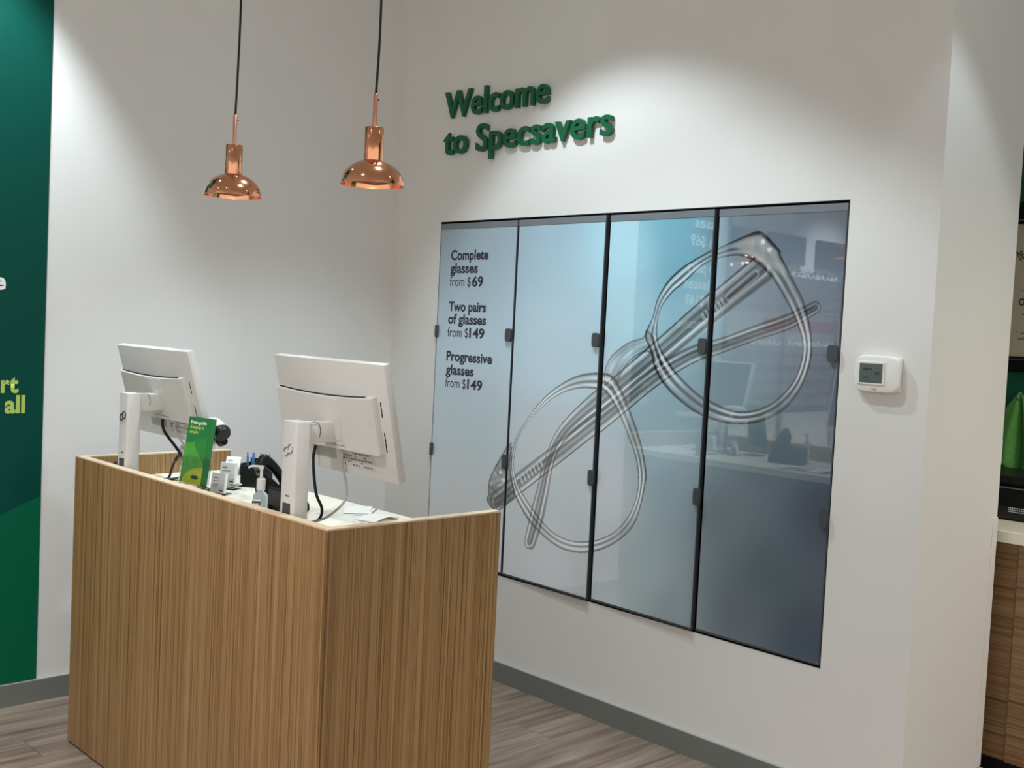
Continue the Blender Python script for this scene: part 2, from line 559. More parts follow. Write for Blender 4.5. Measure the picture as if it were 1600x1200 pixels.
LENS2O=[(1.566,1.507),(1.598,1.575),(1.617,1.644),(1.664,1.711),(1.736,1.764),(1.843,1.813),(1.92,1.843),(1.992,1.868),(2.044,1.875),(2.119,1.813),(2.125,1.794),(2.175,1.719),(2.221,1.647),(2.251,1.564),(2.263,1.493),(2.256,1.427),(2.228,1.353),(2.178,1.289),(2.109,1.246),(2.038,1.224),(1.964,1.217),(1.884,1.225),(1.804,1.25),(1.72,1.294),(1.657,1.343),(1.617,1.395),(1.598,1.451)]
LENS2I=[(1.676,1.666),(1.731,1.704),(1.807,1.764),(1.883,1.795),(1.968,1.8),(2.035,1.773),(2.097,1.725),(2.152,1.657),(2.205,1.575),(2.234,1.504),(2.229,1.432),(2.2,1.368),(2.135,1.303),(2.063,1.268),(1.991,1.257),(1.914,1.271),(1.831,1.303),(1.738,1.363),(1.676,1.418),(1.629,1.477),(1.616,1.543),(1.629,1.609)]
BRIDGE=[(1.363,1.345),(1.385,1.406),(1.428,1.446),(1.487,1.48),(1.554,1.5),(1.571,1.529),(1.627,1.472),(1.658,1.367),(1.629,1.401),(1.592,1.442),(1.546,1.437),(1.489,1.4),(1.448,1.346),(1.426,1.3),(1.386,1.297)]
ARM1=[(2.057,1.753),(1.875,1.623),(1.658,1.461),(1.42,1.287),(1.244,1.162),(1.148,1.07),(1.097,0.965),(1.069,0.843),(1.036,0.714),(1.010,0.630)]
ARM2=[(0.788,0.769),(0.953,0.885),(1.165,1.033),(1.394,1.194),(1.605,1.347),(1.776,1.442),(1.912,1.489),(2.042,1.535),(2.165,1.576),(2.235,1.610),(2.268,1.628)]
HINGE=[(0.865,1.031),(0.799,0.955),(0.748,0.877),(0.731,0.827),(0.737,0.789),(0.723,0.762),(0.77,0.73),(0.829,0.753),(0.89,0.79),(0.904,0.819),(0.875,0.896)]
BG=[(0.382,1.933,152,172,184),(0.558,1.9,160,182,195),(0.584,1.536,158,178,190),(0.612,1.145,150,165,172),(0.553,0.769,158,162,164),(0.862,0.511,160,163,166),(1.102,1.912,165,195,212),(1.124,1.604,165,190,205),(1.139,1.398,160,182,196),(1.093,1.03,165,170,174),(1.128,0.536,165,168,172),(1.409,0.515,150,155,158),(1.413,0.917,165,170,176),(1.374,1.928,168,215,232),(1.48,1.804,165,212,228),(1.684,1.918,120,178,198),(1.698,1.732,110,165,185),(1.525,1.612,165,200,215),(1.764,1.617,140,180,195),(1.654,1.094,135,158,168),(1.752,0.964,120,138,146),(1.627,0.609,130,145,150),(1.754,0.516,110,120,125),(1.936,1.909,112,130,145),(2.065,1.927,112,127,142),(2.307,1.938,98,108,122),(1.98,1.665,140,155,168),(2.186,1.625,125,136,148),(1.976,1.354,118,140,150),(2.323,1.379,100,108,120),(2.121,1.147,80,94,104),(1.927,0.897,90,102,108),(2.152,0.713,70,84,93),(2.033,0.554,80,90,96),(2.312,0.532,60,70,82),(2.353,0.964,62,70,84)]  # ground tones with room light and glass reflections put into the colour
FALLOFF_GAIN = (2.3, 2.0, 1.50, 1.0)  # brightens the print colour downward to offset the spotlights' falloff

def crom(poly, k, closed):
    P = np.array(poly, np.float64)
    n = len(P)
    out = []
    for i in range(n if closed else n - 1):
        g = (lambda j: P[j % n]) if closed else (lambda j: P[min(max(j, 0), n - 1)])
        p0, p1, p2, p3 = g(i - 1), g(i), g(i + 1), g(i + 2)
        for j in range(k):
            t = j / k
            out.append(0.5 * (2 * p1 + (p2 - p0) * t + (2 * p0 - 5 * p1 + 4 * p2 - p3) * t * t + (3 * p1 - p0 - 3 * p2 + p3) * t ** 3))
    if not closed:
        out.append(P[-1])
    return np.array(out)

def pdist(S, Z, poly, closed):
    """distance to a polyline, arc length there and the side."""
    best = np.full(S.shape, 1e9, np.float32)
    arc = np.zeros(S.shape, np.float32)
    side = np.zeros(S.shape, np.float32)
    acc = 0.0
    n = len(poly)
    for i in range(n if closed else n - 1):
        a = poly[i]; b = poly[(i + 1) % n]
        d = b - a
        L = math.hypot(d[0], d[1])
        if L < 1e-9:
            continue
        t = np.clip(((S - a[0]) * d[0] + (Z - a[1]) * d[1]) / (L * L), 0, 1)
        ex = S - a[0] - t * d[0]; ez = Z - a[1] - t * d[1]
        q = ex * ex + ez * ez
        m = q < best
        best[m] = q[m]
        arc[m] = (acc + t * L)[m]
        side[m] = (ex * -d[1] + ez * d[0])[m] / L
        acc += L
    return np.sqrt(best), arc, side, acc

def inside(S, Z, poly):
    r = np.zeros(S.shape, bool)
    n = len(poly)
    for i in range(n):
        x1, y1 = poly[i]; x2, y2 = poly[(i + 1) % n]
        if y1 == y2:
            continue
        c = ((y1 > Z) != (y2 > Z)) & (S < (x2 - x1) * (Z - y1) / (y2 - y1) + x1)
        r ^= c
    return r

def box_of(S, Z, poly, pad):
    p = np.array(poly)
    return (S > p[:, 0].min() - pad) & (S < p[:, 0].max() + pad) & (Z > p[:, 1].min() - pad) & (Z < p[:, 1].max() + pad)

bgp = np.array(BG)
BGL = np.vectorize(lin)(bgp[:, 2:5])

def paint(S, Z):
    S = S.ravel(); Z = Z.ravel()
    w = np.zeros((len(S), len(bgp)), np.float32)
    for i in range(len(bgp)):
        w[:, i] = 1.0 / (((S - bgp[i, 0]) ** 2 + (Z - bgp[i, 1]) ** 2) + 0.012) ** 1.7
    c = (w @ BGL) / w.sum(1)[:, None]
    # faint brushed mottling of the paper
    c *= (1 + 0.02 * np.sin(S * 3.1 + 2 * np.sin(Z * 2.3)) + 0.015 * np.sin(Z * 9 + S * 2))[:, None]
    soft = np.array([0.50, 0.53, 0.56])

    def lay(m, fac, alpha, white=None, tint=0.75):
        """glass-like stroke: the ground scaled by fac, greyed a little."""
        base = c[m]
        lum = base.mean(1, keepdims=True)
        grey = base * (1 - tint * 0.5) + lum * (tint * 0.5)
        new = grey * fac[:, None]
        if white is not None:
            new = new * (1 - white[:, None]) + soft * 1.25 * white[:, None]
        a = alpha[:, None] if isinstance(alpha, np.ndarray) else alpha
        c[m] = base * (1 - a) + new * a

    def arm(pts, wid, ph):
        poly = crom(pts, 6, False)
        m0 = np.where(box_of(S, Z, poly, 0.07))[0]
        if not len(m0):
            return
        d, arc, side, tot = pdist(S[m0], Z[m0], poly, False)
        r = np.interp(arc / tot, [x for x, _ in wid], [y for _, y in wid])
        k = d < r
        m = m0[k]
        u = np.sign(side[k]) * d[k] / r[k]
        f = np.interp(u, [-1, -.9, -.78, -.55, -.45, -.3, -.05, .05, .3, .42, .55, .72, .88, 1],
                      [.06, .14, 1.10, .72, .18, .32, .58, .12, .30, 1.45, .85, .22, .45, 1.2])
        wob = 0.5 + 0.5 * np.sin(arc[k] * 13 + ph + u * 2.5)
        f = f * (0.82 + 0.42 * wob)
        lay(m, f, 0.92, np.clip((f - 1.15) * 1.2, 0, .6), 1.0)

    def ring(o, i_, ph, blk):
        po = crom(o, 4, True); pi = crom(i_, 4, True)
        cen = po.mean(0)
        po = cen + (po - cen) * 1.012
        pi = cen + (pi - cen) * 0.988
        m0 = np.where(box_of(S, Z, po, 0.01))[0]
        if not len(m0):
            return
        ins = inside(S[m0], Z[m0], pi)
        # lens area, a touch clearer than the ground
        ml = m0[ins]
        c[ml] = c[ml] * 0.97 + 0.02
        k = inside(S[m0], Z[m0], po) & ~ins
        m = m0[k]
        if not len(m):
            return
        do, arc, _, tot = pdist(S[m], Z[m], po, True)
        di, _, _, _ = pdist(S[m], Z[m], pi, True)
        t = do / (do + di + 1e-6)
        f = np.interp(t, [0, .10, .20, .38, .50, .60, .72, .84, .92, 1], [.03, .10, 1.05, 1.45, .32, .40, 1.6, 1.25, .15, .30])
        th = arc / tot * 2 * PI
        wob = 0.5 + 0.5 * np.sin(th * 3 + ph) * np.cos(th * 2 + ph * .7)
        f = np.maximum(0.03, 1 + (f - 1) * (0.68 + 0.5 * wob))
        f = f * (0.90 + 0.18 * np.sin(th * 5 + 1.5 + ph))
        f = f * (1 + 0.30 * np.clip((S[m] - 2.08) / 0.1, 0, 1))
        lay(m, f, 0.9, np.clip((f - 1.05) * 1.5, 0, .95), 0.9)

    arm(ARM2, [(0, .046), (.55, .040), (.8, .028), (.93, .028), (1, .022)], 0.3)
    arm(ARM1, [(0, .054), (.55, .046), (.76, .029), (.92, .042), (1, .036)], 2.0)
    # hinge plates set in the arms
    for (a0, a1, hw, n_) in (((2.03, 1.735), (1.925, 1.655), 0.017, 0), ((1.905, 1.642), (1.835, 1.588), 0.014, 5), ((0.935, 0.872), (1.05, 0.955), 0.016, 6)):
        a0 = np.array(a0); a1 = np.array(a1)
        poly = np.array([a0, a1])
        m0 = np.where(box_of(S, Z, poly, 0.04))[0]
        if len(m0):
            d, arc, side, tot = pdist(S[m0], Z[m0], poly, False)
            k = d < hw
            m = m0[k]
            if n_:
                f = np.where(np.sin(arc[k] / tot * n_ * 2 * PI) > 0, 1.7, 0.55)
            else:
                f = np.where(d[k] < hw * .45, 0.45, 1.55)
            lay(m, f, 0.85, np.clip((f - 1.2) * .5, 0, .5))
    # bridge
    poly = crom(BRIDGE, 3, True)
    m0 = np.where(box_of(S, Z, poly, 0.01))[0]
    if len(m0):
        k = inside(S[m0], Z[m0], poly)
        m = m0[k]
        if len(m):
            d, arc, _, tot = pdist(S[m], Z[m], poly, True)
            f = np.interp(d, [0, .005, .010, .018, .026, .04], [.25, .35, .85, .62, .95, .75]) * (0.9 + .25 * np.sin(arc * 30))
            lay(m, f, 0.9, np.clip((f - .95) * 1.5, 0, .6), .6)
    ring(LENS1O, LENS1I, 0.6, 0)
    ring(LENS2O, LENS2I, 2.2, 1)
    # hinge block at the lower left corner
    poly = crom(HINGE, 2, True)
    m0 = np.where(box_of(S, Z, poly, 0.01))[0]
    if len(m0):
        k = inside(S[m0], Z[m0], poly)
        m = m0[k]
        if len(m):
            d, arc, _, tot = pdist(S[m], Z[m], poly, True)
            f = np.interp(d, [0, .006, .014, .03, .06], [.18, .3, .75, .5, .9])
            f = f * (0.75 + .35 * np.sin(S[m] * 95 + 3 * np.sin(Z[m] * 70)) * np.sin(Z[m] * 80))
            f = np.where(Z[m] < 0.83, f * 0.55, f)
            lay(m, f, 0.92, np.clip((f - .95) * 1.2, 0, .5), 1.0)
    # solid tip at the top right corner
    tip = np.array([(1.90, 1.835), (1.992, 1.866), (2.044, 1.873), (2.117, 1.812), (2.124, 1.793), (2.165, 1.735), (2.10, 1.745), (2.03, 1.79), (1.96, 1.815)])
    m0 = np.where(box_of(S, Z, tip, 0.01))[0]
    if len(m0):
        k = inside(S[m0], Z[m0], tip)
        m = m0[k]
        if len(m):
            d, arc, _, _ = pdist(S[m], Z[m], tip, True)
            a = np.clip(d / .012, 0, 1) * .85
            c[m] = c[m] * (1 - a[:, None]) + np.array([.36, .38, .39]) * a[:, None]
    for (s0, z0, r0) in ((2.053, 1.845, .009), (2.081, 1.818, .009), (0.805, 0.893, .008), (0.828, 0.862, .009), (1.93, 1.768, .006), (1.975, 1.772, .006)):
        k = (S - s0) ** 2 + (Z - z0) ** 2 < r0 * r0
        c[k] = (.75, .77, .78)
    c *= np.interp(S, [1.82, 1.90, 2.37], [1.0, 0.86, 0.76])[:, None]  # right panel darkened, as its ground tones already hold reflected light
    return c * np.interp(Z, [0.45, 0.9, 1.4, 1.9], FALLOFF_GAIN)[:, None]

GAP = 0.0055
NX, NZ = 200, 600
PANELS = [
    ('leftmost glazed poster panel printed with three glasses prices', 0.0),
    ('second glazed poster panel from the left with lower lens print', 0.0125),
    ('third glazed poster panel from the left with spectacle bridge print', 0.0115),
    ('rightmost dark glazed poster panel with upper lens print', 0.0),
]
for k, (label, open_) in enumerate(PANELS):
    w = P_W - 2 * GAP + (0.002 if k in (0, 3) else 0)
    h = P_ZT - P_ZB - 0.018
    s0 = -P_Y0 + k * P_W + GAP
    z0 = P_ZB + 0.008
    t = empty('poster_panel', (0.0, -s0, z0), -PI / 2 - open_ / w)
    tag(t, label, 'display panel', 'glazed poster panels in the white wall')
    bx('panel_frame', M['alu'], t, 0, w, -0.002, 0.020, 0, h, 0.0012, 1)
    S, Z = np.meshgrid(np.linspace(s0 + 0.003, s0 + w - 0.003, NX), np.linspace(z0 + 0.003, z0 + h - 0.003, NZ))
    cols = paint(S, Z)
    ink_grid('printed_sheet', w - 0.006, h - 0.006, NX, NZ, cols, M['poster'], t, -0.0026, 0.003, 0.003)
    bx('top_strip', M['rail'], t, 0.001, w - 0.001, -0.0045, 0.0, h - 0.026, h - 0.001, 0.0008, 1)  # plain grey strip across the panel top
    bx('bottom_rail', M['tab'], t, 0.001, w - 0.001, -0.0045, 0.0, 0.001, 0.009, 0.0008, 1)
    def tab(x, z, ww, hh):
        bm = bmesh.new()
        n = 14
        pts = []
        for i in range(n):
            a = 2 * PI * i / n
            ca, sa = math.cos(a), math.sin(a)
            pts.append((x + ww / 2 * math.copysign(abs(ca) ** 0.5, ca), z + hh / 2 * math.copysign(abs(sa) ** 0.5, sa)))
        prism(bm, pts, 1, -0.016, -0.002)
        obj('latch_tab', bm, M['tab'], t)
    tab(w - 0.016 if k < 3 else w - 0.019, 1.479 - z0, 0.034, 0.056)
    tab(w - 0.004 if k < 3 else w - 0.013, 0.942 - z0, 0.024, 0.062)
    if k == 0:
        tab(0.008, 1.479 - z0, 0.014, 0.056)
        tab(0.007, 0.942 - z0, 0.012, 0.058)
        for body, base, width, bold, dx in (
                ('Complete', 1.801, 0.250, 1, 0), ('glasses', 1.743, 0.185, 1, 0), ('from $', 1.684, 0.142, 0, 0), ('69', 1.684, 0.074, 1, 0.150),
                ('Two pairs', 1.573, 0.250, 1, 0), ('of glasses', 1.517, 0.254, 1, 0), ('from $', 1.458, 0.140, 0, 0), ('149', 1.458, 0.100, 1, 0.147),
                ('Progressive', 1.351, 0.304, 1, 0), ('glasses', 1.290, 0.188, 1, 0), ('from $', 1.232, 0.140, 0, 0), ('149', 1.232, 0.100, 1, 0.149)):
            text_obj('price_lettering', body, M['ink_dark'], t, frame3((0.415 - s0 + dx, -0.0031, base - z0), (1, 0, 0), (0, 0, 1)), width, 0.041, 0, 0.030 if bold else 0.0)

# ------------------------------------------------------------------ raised wall lettering
sign = empty('wall_lettering', (-0.02, -0.34, 2.26))
tag(sign, 'raised green letters of the welcome sign on the white wall', 'sign')
def letters(body, s_left, base, width, cap):
    me = text_mesh(body, width, cap, 0.016, 0.016)
    bm = bmesh.new()
    bm.from_mesh(me)
    bpy.data.meshes.remove(me)
    bmesh.ops.remove_doubles(bm, verts=bm.verts[:], dist=1e-5)
    seen = set()
    comps = []
    bm.verts.ensure_lookup_table()
    for v in bm.verts:
        if v.index in seen:
            continue
        st = [v]; comp = []
        seen.add(v.index)
        while st:
            a = st.pop(); comp.append(a)
            for e in a.link_edges:
                b = e.other_vert(a)
                if b.index not in seen:
                    seen.add(b.index); st.append(b)
        comps.append(comp)
    mtx = frame3((0.0, -(s_left - 0.34), base - 2.26), (0, -1, 0), (0, 0, 1))
    # the letters stand off the wall by a few millimetres on the empty's plane
    off = Matrix.Translation((0.015, 0, 0))
    for comp in sorted(comps, key=lambda c: min(v.co.x for v in c)):
        ids = {v.index: i for i, v in enumerate(comp)}
        vs = [off @ mtx @ v.co for v in comp]
        fs = {f for v in comp for f in v.link_faces}
        mm = bpy.data.meshes.new('letter')
        mm.from_pydata(vs, [], [[ids[v.index] for v in f.verts] for f in fs])
        mm.update()
        mm.materials.append(M['sign_green'])
        o = bpy.data.objects.new('letter', mm)
        COL.objects.link(o)
        o.parent = sign
    bm.free()
letters('Welcome', 0.343, 2.432, 0.655, 0.112)
letters('to Specsavers', 0.346, 2.270, 1.006, 0.112)

# ------------------------------------------------------------------ thermostat
ts = empty('thermostat', (0.0, -2.512, 1.365), -PI / 2)
tag(ts, 'white wall thermostat with grey screen right of the poster panels', 'thermostat')
bm = bmesh.new()
box(bm, -0.072, 0.072, -0.010, -0.0004, 0.004, 0.112, 0.004)
obj('back_plate', bm, M['tstat'], ts, True, True)
bm = bmesh.new()
# softly pillowed cover
n = 28
def sup(t, a, b, e=0.42):
    c_, s_ = math.cos(t), math.sin(t)
    return (a * math.copysign(abs(c_) ** e, c_), b * math.copysign(abs(s_) ** e, s_))
prev = None
for (a, b, y) in ((0.073, 0.055, -0.008), (0.077, 0.058, -0.014), (0.077, 0.058, -0.022), (0.074, 0.055, -0.029), (0.066, 0.048, -0.031)):
    ring_ = [bm.verts.new((u, y, 0.058 + v)) for u, v in (sup(2 * PI * i / n + 0.02, a, b) for i in range(n))]
    if prev:
        for i in range(n):
            bm.faces.new((prev[i], prev[(i + 1) % n], ring_[(i + 1) % n], ring_[i]))
    else:
        bm.faces.new(ring_)
    prev = ring_
bm.faces.new(prev)
cov = obj('cover', bm, M['tstat'], ts, True, True)
bm = bmesh.new()
box(bm, -0.060, 0.030, -0.0345, -0.0305, 0.024, 0.096, 0.0015)
obj('screen_bezel', bm, M['tstat'], ts)
lcd = bx('screen', M['lcd'], ts, -0.053, 0.024, -0.0352, -0.0344, 0.030, 0.090)
for (x0, x1, z0, z1) in ((-0.040, -0.022, 0.068, 0.076), (-0.018, -0.010, 0.068, 0.076), (0.000, 0.014, 0.056, 0.064), (-0.036, -0.022, 0.044, 0.048)):
    bx('screen_text', M['lcd_ink'], lcd, x0, x1, -0.0355, -0.0352, z0, z1)
bx('stylus_slot', M['plastic_line'], ts, -0.012, 0.004, -0.0322, -0.0300, 0.0105, 0.0125)

# ------------------------------------------------------------------ reception counter
KX, KY1, KY2, KXS, KH = -1.685, -1.991, -0.462, -1.1086, 1.0
T = 0.030
ctr = empty('reception_counter', (KX, KY1, 0))
tag(ctr, 'wood laminate reception counter with vertical grain and pale top edging', 'counter')
def kpart(name, m, x0, x1, y0, y1, z0, z1, parent=None, bev=0.0):
    o = bx(name, m, ctr if parent is None else parent, x0 - KX, x1 - KX, y0 - KY1, y1 - KY1, z0, z1, bev, 1)
    return o
E_ = 0.004
def panel(name, x0, x1, y0, y1):
    o = kpart(name, M['laminate'], x0, x1, y0, y1, 0.006, KH - E_)
    kpart('edging_strip', M['edge'], x0, x1, y0, y1, KH - E_, KH, o)
    kpart('plinth_foot', M['shadow_gap'], x0 + 0.004, x1 - 0.004, y0 + 0.004, y1 - 0.004, 0.0, 0.006, o)
    return o
panel('front_panel', KX, KX + T, KY1 + T, KY2 - T)
panel('side_panel', KX, KXS, KY1, KY1 + T)
panel('side_panel', KX, KXS, KY2 - T, KY2)
kpart('support_rail', M['laminate'], KX + T, KX + T + 0.03, KY1 + T, KY2 - T, 0.80, 0.893)
WT = 0.925
wt = bx('counter_worktop', M['worktop'], None, KX + T + 0.001, -1.135, KY1 + T + 0.001, KY2 - T - 0.001, WT - 0.032, WT, 0.002, 1)
tag(wt, 'cream white worktop set inside the wooden counter', 'worktop')

# ------------------------------------------------------------------ monitors
def monitor(loc, colz, pc, tilt, label, dark_logo):
    """loc: centre of the column at the worktop; pc: panel centre; screen faces +x."""
    t = empty('computer_monitor', (loc[0], loc[1], WT))
    tag(t, label, 'monitor', 'white monitors on the reception counter')
    cw, cd = 0.066, 0.046
    # foot plate towards the staff side
    bm = bmesh.new()
    box(bm, -0.004, 0.160, -0.110, 0.110, 0.0, 0.012, 0.004)
    obj('foot_plate', bm, M['white_plastic'], t, True, True)
    bm = bmesh.new()
    hcol = colz - WT
    # slightly tapered column, cable slot low on its face
    prev = None
    for z, a in ((0.010, 1.06), (0.02, 1.05), (hcol * 0.5, 1.0), (hcol - 0.004, 0.99), (hcol, 0.95)):
        x0, x1 = -0.0, cd
        wv = cw / 2 * a
        rr = 0.007
        ring_ = []
        for cxx, cyy, a0 in ((x1 - rr, wv - rr, 0), (x0 + rr, wv - rr, 90), (x0 + rr, -wv + rr, 180), (x1 - rr, -wv + rr, 270)):
            for q in range(5):
                an = math.radians(a0 + q * 22.5)
                ring_.append(bm.verts.new((cxx + rr * math.cos(an), cyy + rr * math.sin(an), z)))
        if prev:
            for i in range(len(ring_)):
                bm.faces.new((prev[i], prev[(i + 1) % len(ring_)], ring_[(i + 1) % len(ring_)], ring_[i]))
        else:
            bm.faces.new(ring_[::-1])
        prev = ring_
    bm.faces.new(prev)
    col = obj('stand_column', bm, M['white_plastic'], t, True, True)
    bx('cable_slot', M['plastic_line'], col, -0.0016, 0.003, -0.018, 0.018, 0.052, 0.100, 0.0008, 1)
    bx('height_lock', M['plastic_line'], col, -0.0012, 0.003, -0.010, 0.006, 0.118, 0.121)
    # figure-eight badge
    bm = bmesh.new()
    lz = hcol - 0.075
    for (yy_, zz_, r_) in ((0.010, -0.005, 0.0105), (-0.009, 0.004, 0.0115)):
        pts = [(-0.0012, yy_ + r_ * math.cos(a), lz + zz_ + r_ * math.sin(a)) for a in (2 * PI * i / 24 for i in range(25))]
        tube(bm, pts, 0.0019, 6)
    obj('badge', bm, M['plastic_line'] if dark_logo else M['chrome'], col, True)
    # neck
    px, py, pz = pc[0] - loc[0], pc[1] - loc[1], pc[2] - WT
    bm = bmesh.new()
    box(bm, cd - 0.004, px + 0.03, -0.024, 0.024, hcol - 0.058, hcol - 0.002, 0.006)
    neck = obj('neck', bm, M['white_plastic'], t, True, True)
    bm = bmesh.new()
    pts = [(cd + 0.022, -0.0243, hcol - 0.002 - 0.0), (cd + 0.031, -0.0243, hcol - 0.012), (cd + 0.034, -0.0243, hcol - 0.026), (cd + 0.032, -0.0243, hcol - 0.042)]
    tube(bm, smooth_path([(cd + 0.002, -0.0243, hcol - 0.0025)] + pts, 5), 0.0009, 5)
    tube(bm, [(cd + 0.0005, -0.0243, hcol - 0.004), (cd + 0.0005, -0.0243, hcol - 0.056)], 0.0009, 5)
    obj('hinge_seam', bm, M['plastic_line'], neck)
    # panel, modelled upright then tilted: local X right seen from behind = -y, built in frame (n, r, up)
    W_, H_ = 0.515, 0.313
    up_ = Vector((-math.sin(tilt), 0, math.cos(tilt)))
    nb = Vector((-math.cos(tilt), 0, -math.sin(tilt)))        # outward from the back
    R_ = Vector((0, -1, 0))
    Mx = Matrix(((R_.x, -nb.x, up_.x, px), (R_.y, -nb.y, up_.y, py), (R_.z, -nb.z, up_.z, pz), (0, 0, 0, 1)))   # local: x right, y towards screen, z up
    def pp(name, bm, m, parent, smooth=True):
        bmesh.ops.transform(bm, matrix=Mx, verts=bm.verts[:])
        return obj(name, bm, m, parent, smooth, True)
    bm = bmesh.new()
    box(bm, -W_ / 2, W_ / 2, -0.004, 0.020, -H_ / 2, H_ / 2, 0.004)
    shell = pp('rear_shell', bm, M['white_plastic'], t)
    bm = bmesh.new()
    box(bm, -W_ / 2 + 0.010, W_ / 2 - 0.010, 0.0195, 0.0212, -H_ / 2 + 0.022, H_ / 2 - 0.010)
    pp('screen', bm, M['screen'], t)
    # raised rear cover: upper edge bowed, thicker towards the middle
    bm = bmesh.new()
    z1, z0 = H_ / 2 - 0.085, -H_ / 2 + 0.070
    xa, xb = -W_ / 2 + 0.012, W_ / 2 - 0.046
    nxs = 12
    top = []
    for i in range(nxs + 1):
        u = i / nxs
        top.append((xa + (xb - xa) * u, z1 - 0.010 * (1 - (2 * u - 1) ** 2)))
    poly = top + [(xb + 0.006, z0 + 0.008), (xb, z0), (xa, z0), (xa - 0.002, z0 + 0.008)]
    va = [bm.verts.new((x, -0.003, z)) for x, z in poly]
    cx_, cz_ = (xa + xb) / 2, (z0 + z1) / 2
    vm = [bm.verts.new((cx_ + (x - cx_) * 0.995, -0.016, cz_ + (z - cz_) * 0.985)) for x, z in poly]
    vb = [bm.verts.new((cx_ + (x - cx_) * 0.98, -0.020, cz_ + (z - cz_) * 0.95)) for x, z in poly]
    nn = len(poly)
    for a, b in ((va, vm), (vm, vb)):
        for i in range(nn):
            j = (i + 1) % nn
            bm.faces.new((a[i], a[j], b[j], b[i]))
    bm.faces.new(vb)
    cover = pp('rear_cover', bm, M['white_plastic'], t)
    # mounting plate around the neck
    bm = bmesh.new()
    box(bm, -0.052, 0.052, -0.0212, -0.0195, -0.060, 0.055, 0.0008, 1)
    pp('mount_plate', bm, M['white_plastic'], cover)
    bm = bmesh.new()
    tube(bm, [Vector((-0.045, -0.0203, -0.072)), Vector((0.060, -0.0203, -0.072))], 0.0006, 5)
    pp('seam', bm, M['plastic_line'], cover)
    # long vent along the top of the cover, dashes beside it
    bm = bmesh.new()
    pts = [Vector((xa + 0.012 + (xb - xa - 0.05) * i / 12, -0.0135, z1 + 0.0012 - 0.0102 * (1 - (2 * (0.04 + 0.85 * i / 12) - 1) ** 2))) for i in range(13)]
    tube(bm, pts, 0.0020, 6)
    pp('top_vent', bm, M['vent_black'], shell)
    for zz_ in (z1 - 0.020, z1 - 0.034, z1 - 0.048, z0 + 0.058, z0 + 0.044, z0 + 0.030, z0 + 0.018):
        bm = bmesh.new()
        box(bm, xb + 0.012, xb + 0.0155, -0.0052, -0.0035, zz_ - 0.0058, zz_ + 0.0058)
        pp('side_vent', bm, M['vent_black'], shell, False)
    # panel line at right
    # specification label under the cover
    bm = bmesh.new()
    box(bm, 0.012, 0.165, -0.0049, -0.0038, z0 - 0.046, z0 - 0.002)
    lab = pp('spec_label', bm, M['print_pale'], shell, False)
    rr_ = random.Random(5)
    for r_i in range(5):
        x = 0.018
        while x < 0.155:
            ww = rr_.uniform(0.004, 0.016)
            if rr_.random() < 0.72:
                bm = bmesh.new()
                box(bm, x, min(x + ww, 0.160), -0.0053, -0.0048, z0 - 0.010 - r_i * 0.0082, z0 - 0.0055 - r_i * 0.0082)
                pp('label_print', bm, M['print_mid'], lab, False)
            x += ww + 0.004
    bm = bmesh.new()
    box(bm, -0.12, -0.01, -0.0052, -0.0038, z0 - 0.034, z0 - 0.002, 0.0006, 1)
    pp('port_bay', bm, M['port_grey'], shell, False)
    return t, Mx, z0

M['print_pale'] = mat('pale_grey_label', rgb(196, 194, 192), 0.5)
M['print_mid'] = mat('mid_grey_label_print', rgb(112, 110, 110), 0.5)
M['port_grey'] = mat('port_bay_grey', rgb(172, 170, 168), 0.5)

mR, MxR, zc = monitor((-1.645, -1.740), 1.240, (-1.506, -1.740, 1.251), 0.213, 'white monitor seen from behind at the near end of the counter', False)
mL, MxL, zc = monitor((-1.649, -0.748), 1.238, (-1.517, -0.748, 1.237), 0.279, 'white monitor seen from behind at the far end of the counter', True)

def cable(name, root, pts, r, m):
    bm = bmesh.new()
    o = root.location
    tube(bm, [p - o for p in smooth_path(pts, 8)], r, 8)
    obj(name, bm, m, root, True)
def on_panel(root, Mx, x, y, z):
    return root.location + (Mx @ Vector((x, y, z)))
# right monitor cables
a = on_panel(mR, MxR, -0.095, -0.012, zc - 0.004)
cable('power_cable', mR, [a, a + Vector((-0.006, 0.0, -0.04)), Vector((-1.510, -1.672, 1.035)), Vector((-1.500, -1.690, 0.990)), Vector((-1.505, -1.680, 0.958)), Vector((-1.54, -1.65, 0.944)), Vector((-1.58, -1.62, 0.944))], 0.0042, M['black'])
a = on_panel(mR, MxR, 0.032, -0.010, zc - 0.006)
cable('video_cable', mR, [a, a + Vector((0.0, 0.001, -0.03)), Vector((-1.465, -1.755, 1.035)), Vector((-1.495, -1.735, 0.985)), Vector((-1.535, -1.71, 0.962)), Vector((-1.585, -1.66, 0.955))], 0.0033, M['grey_cable'])
# left monitor cables
a = on_panel(mL, MxL, -0.018, -0.012, zc - 0.004)
cable('power_cable', mL, [a, a + Vector((0.004, -0.010, -0.04)), Vector((-1.49, -0.835, 1.045)), Vector((-1.475, -0.865, 0.990)), Vector((-1.495, -0.855, 0.965)), Vector((-1.55, -0.82, 0.957)), Vector((-1.61, -0.76, 0.957))], 0.0050, M['black'])
a = on_panel(mL, MxL, 0.075, -0.010, zc - 0.006)
cable('video_cable', mL, [a, a + Vector((0.0, 0.0, -0.03)), Vector((-1.455, -0.865, 1.015)), Vector((-1.475, -0.875, 0.975)), Vector((-1.53, -0.83, 0.953)), Vector((-1.60, -0.775, 0.950))], 0.0033, M['grey_cable'])
bm = bmesh.new()
tube(bm, smooth_path([(0.006, 0.034, 0.050), (0.004, 0.044, 0.070), (0.006, 0.060, 0.078), (0.010, 0.068, 0.062), (0.012, 0.056, 0.046), (0.016, 0.040, 0.040), (0.03, 0.036, 0.030)], 5), 0.0042, 8)
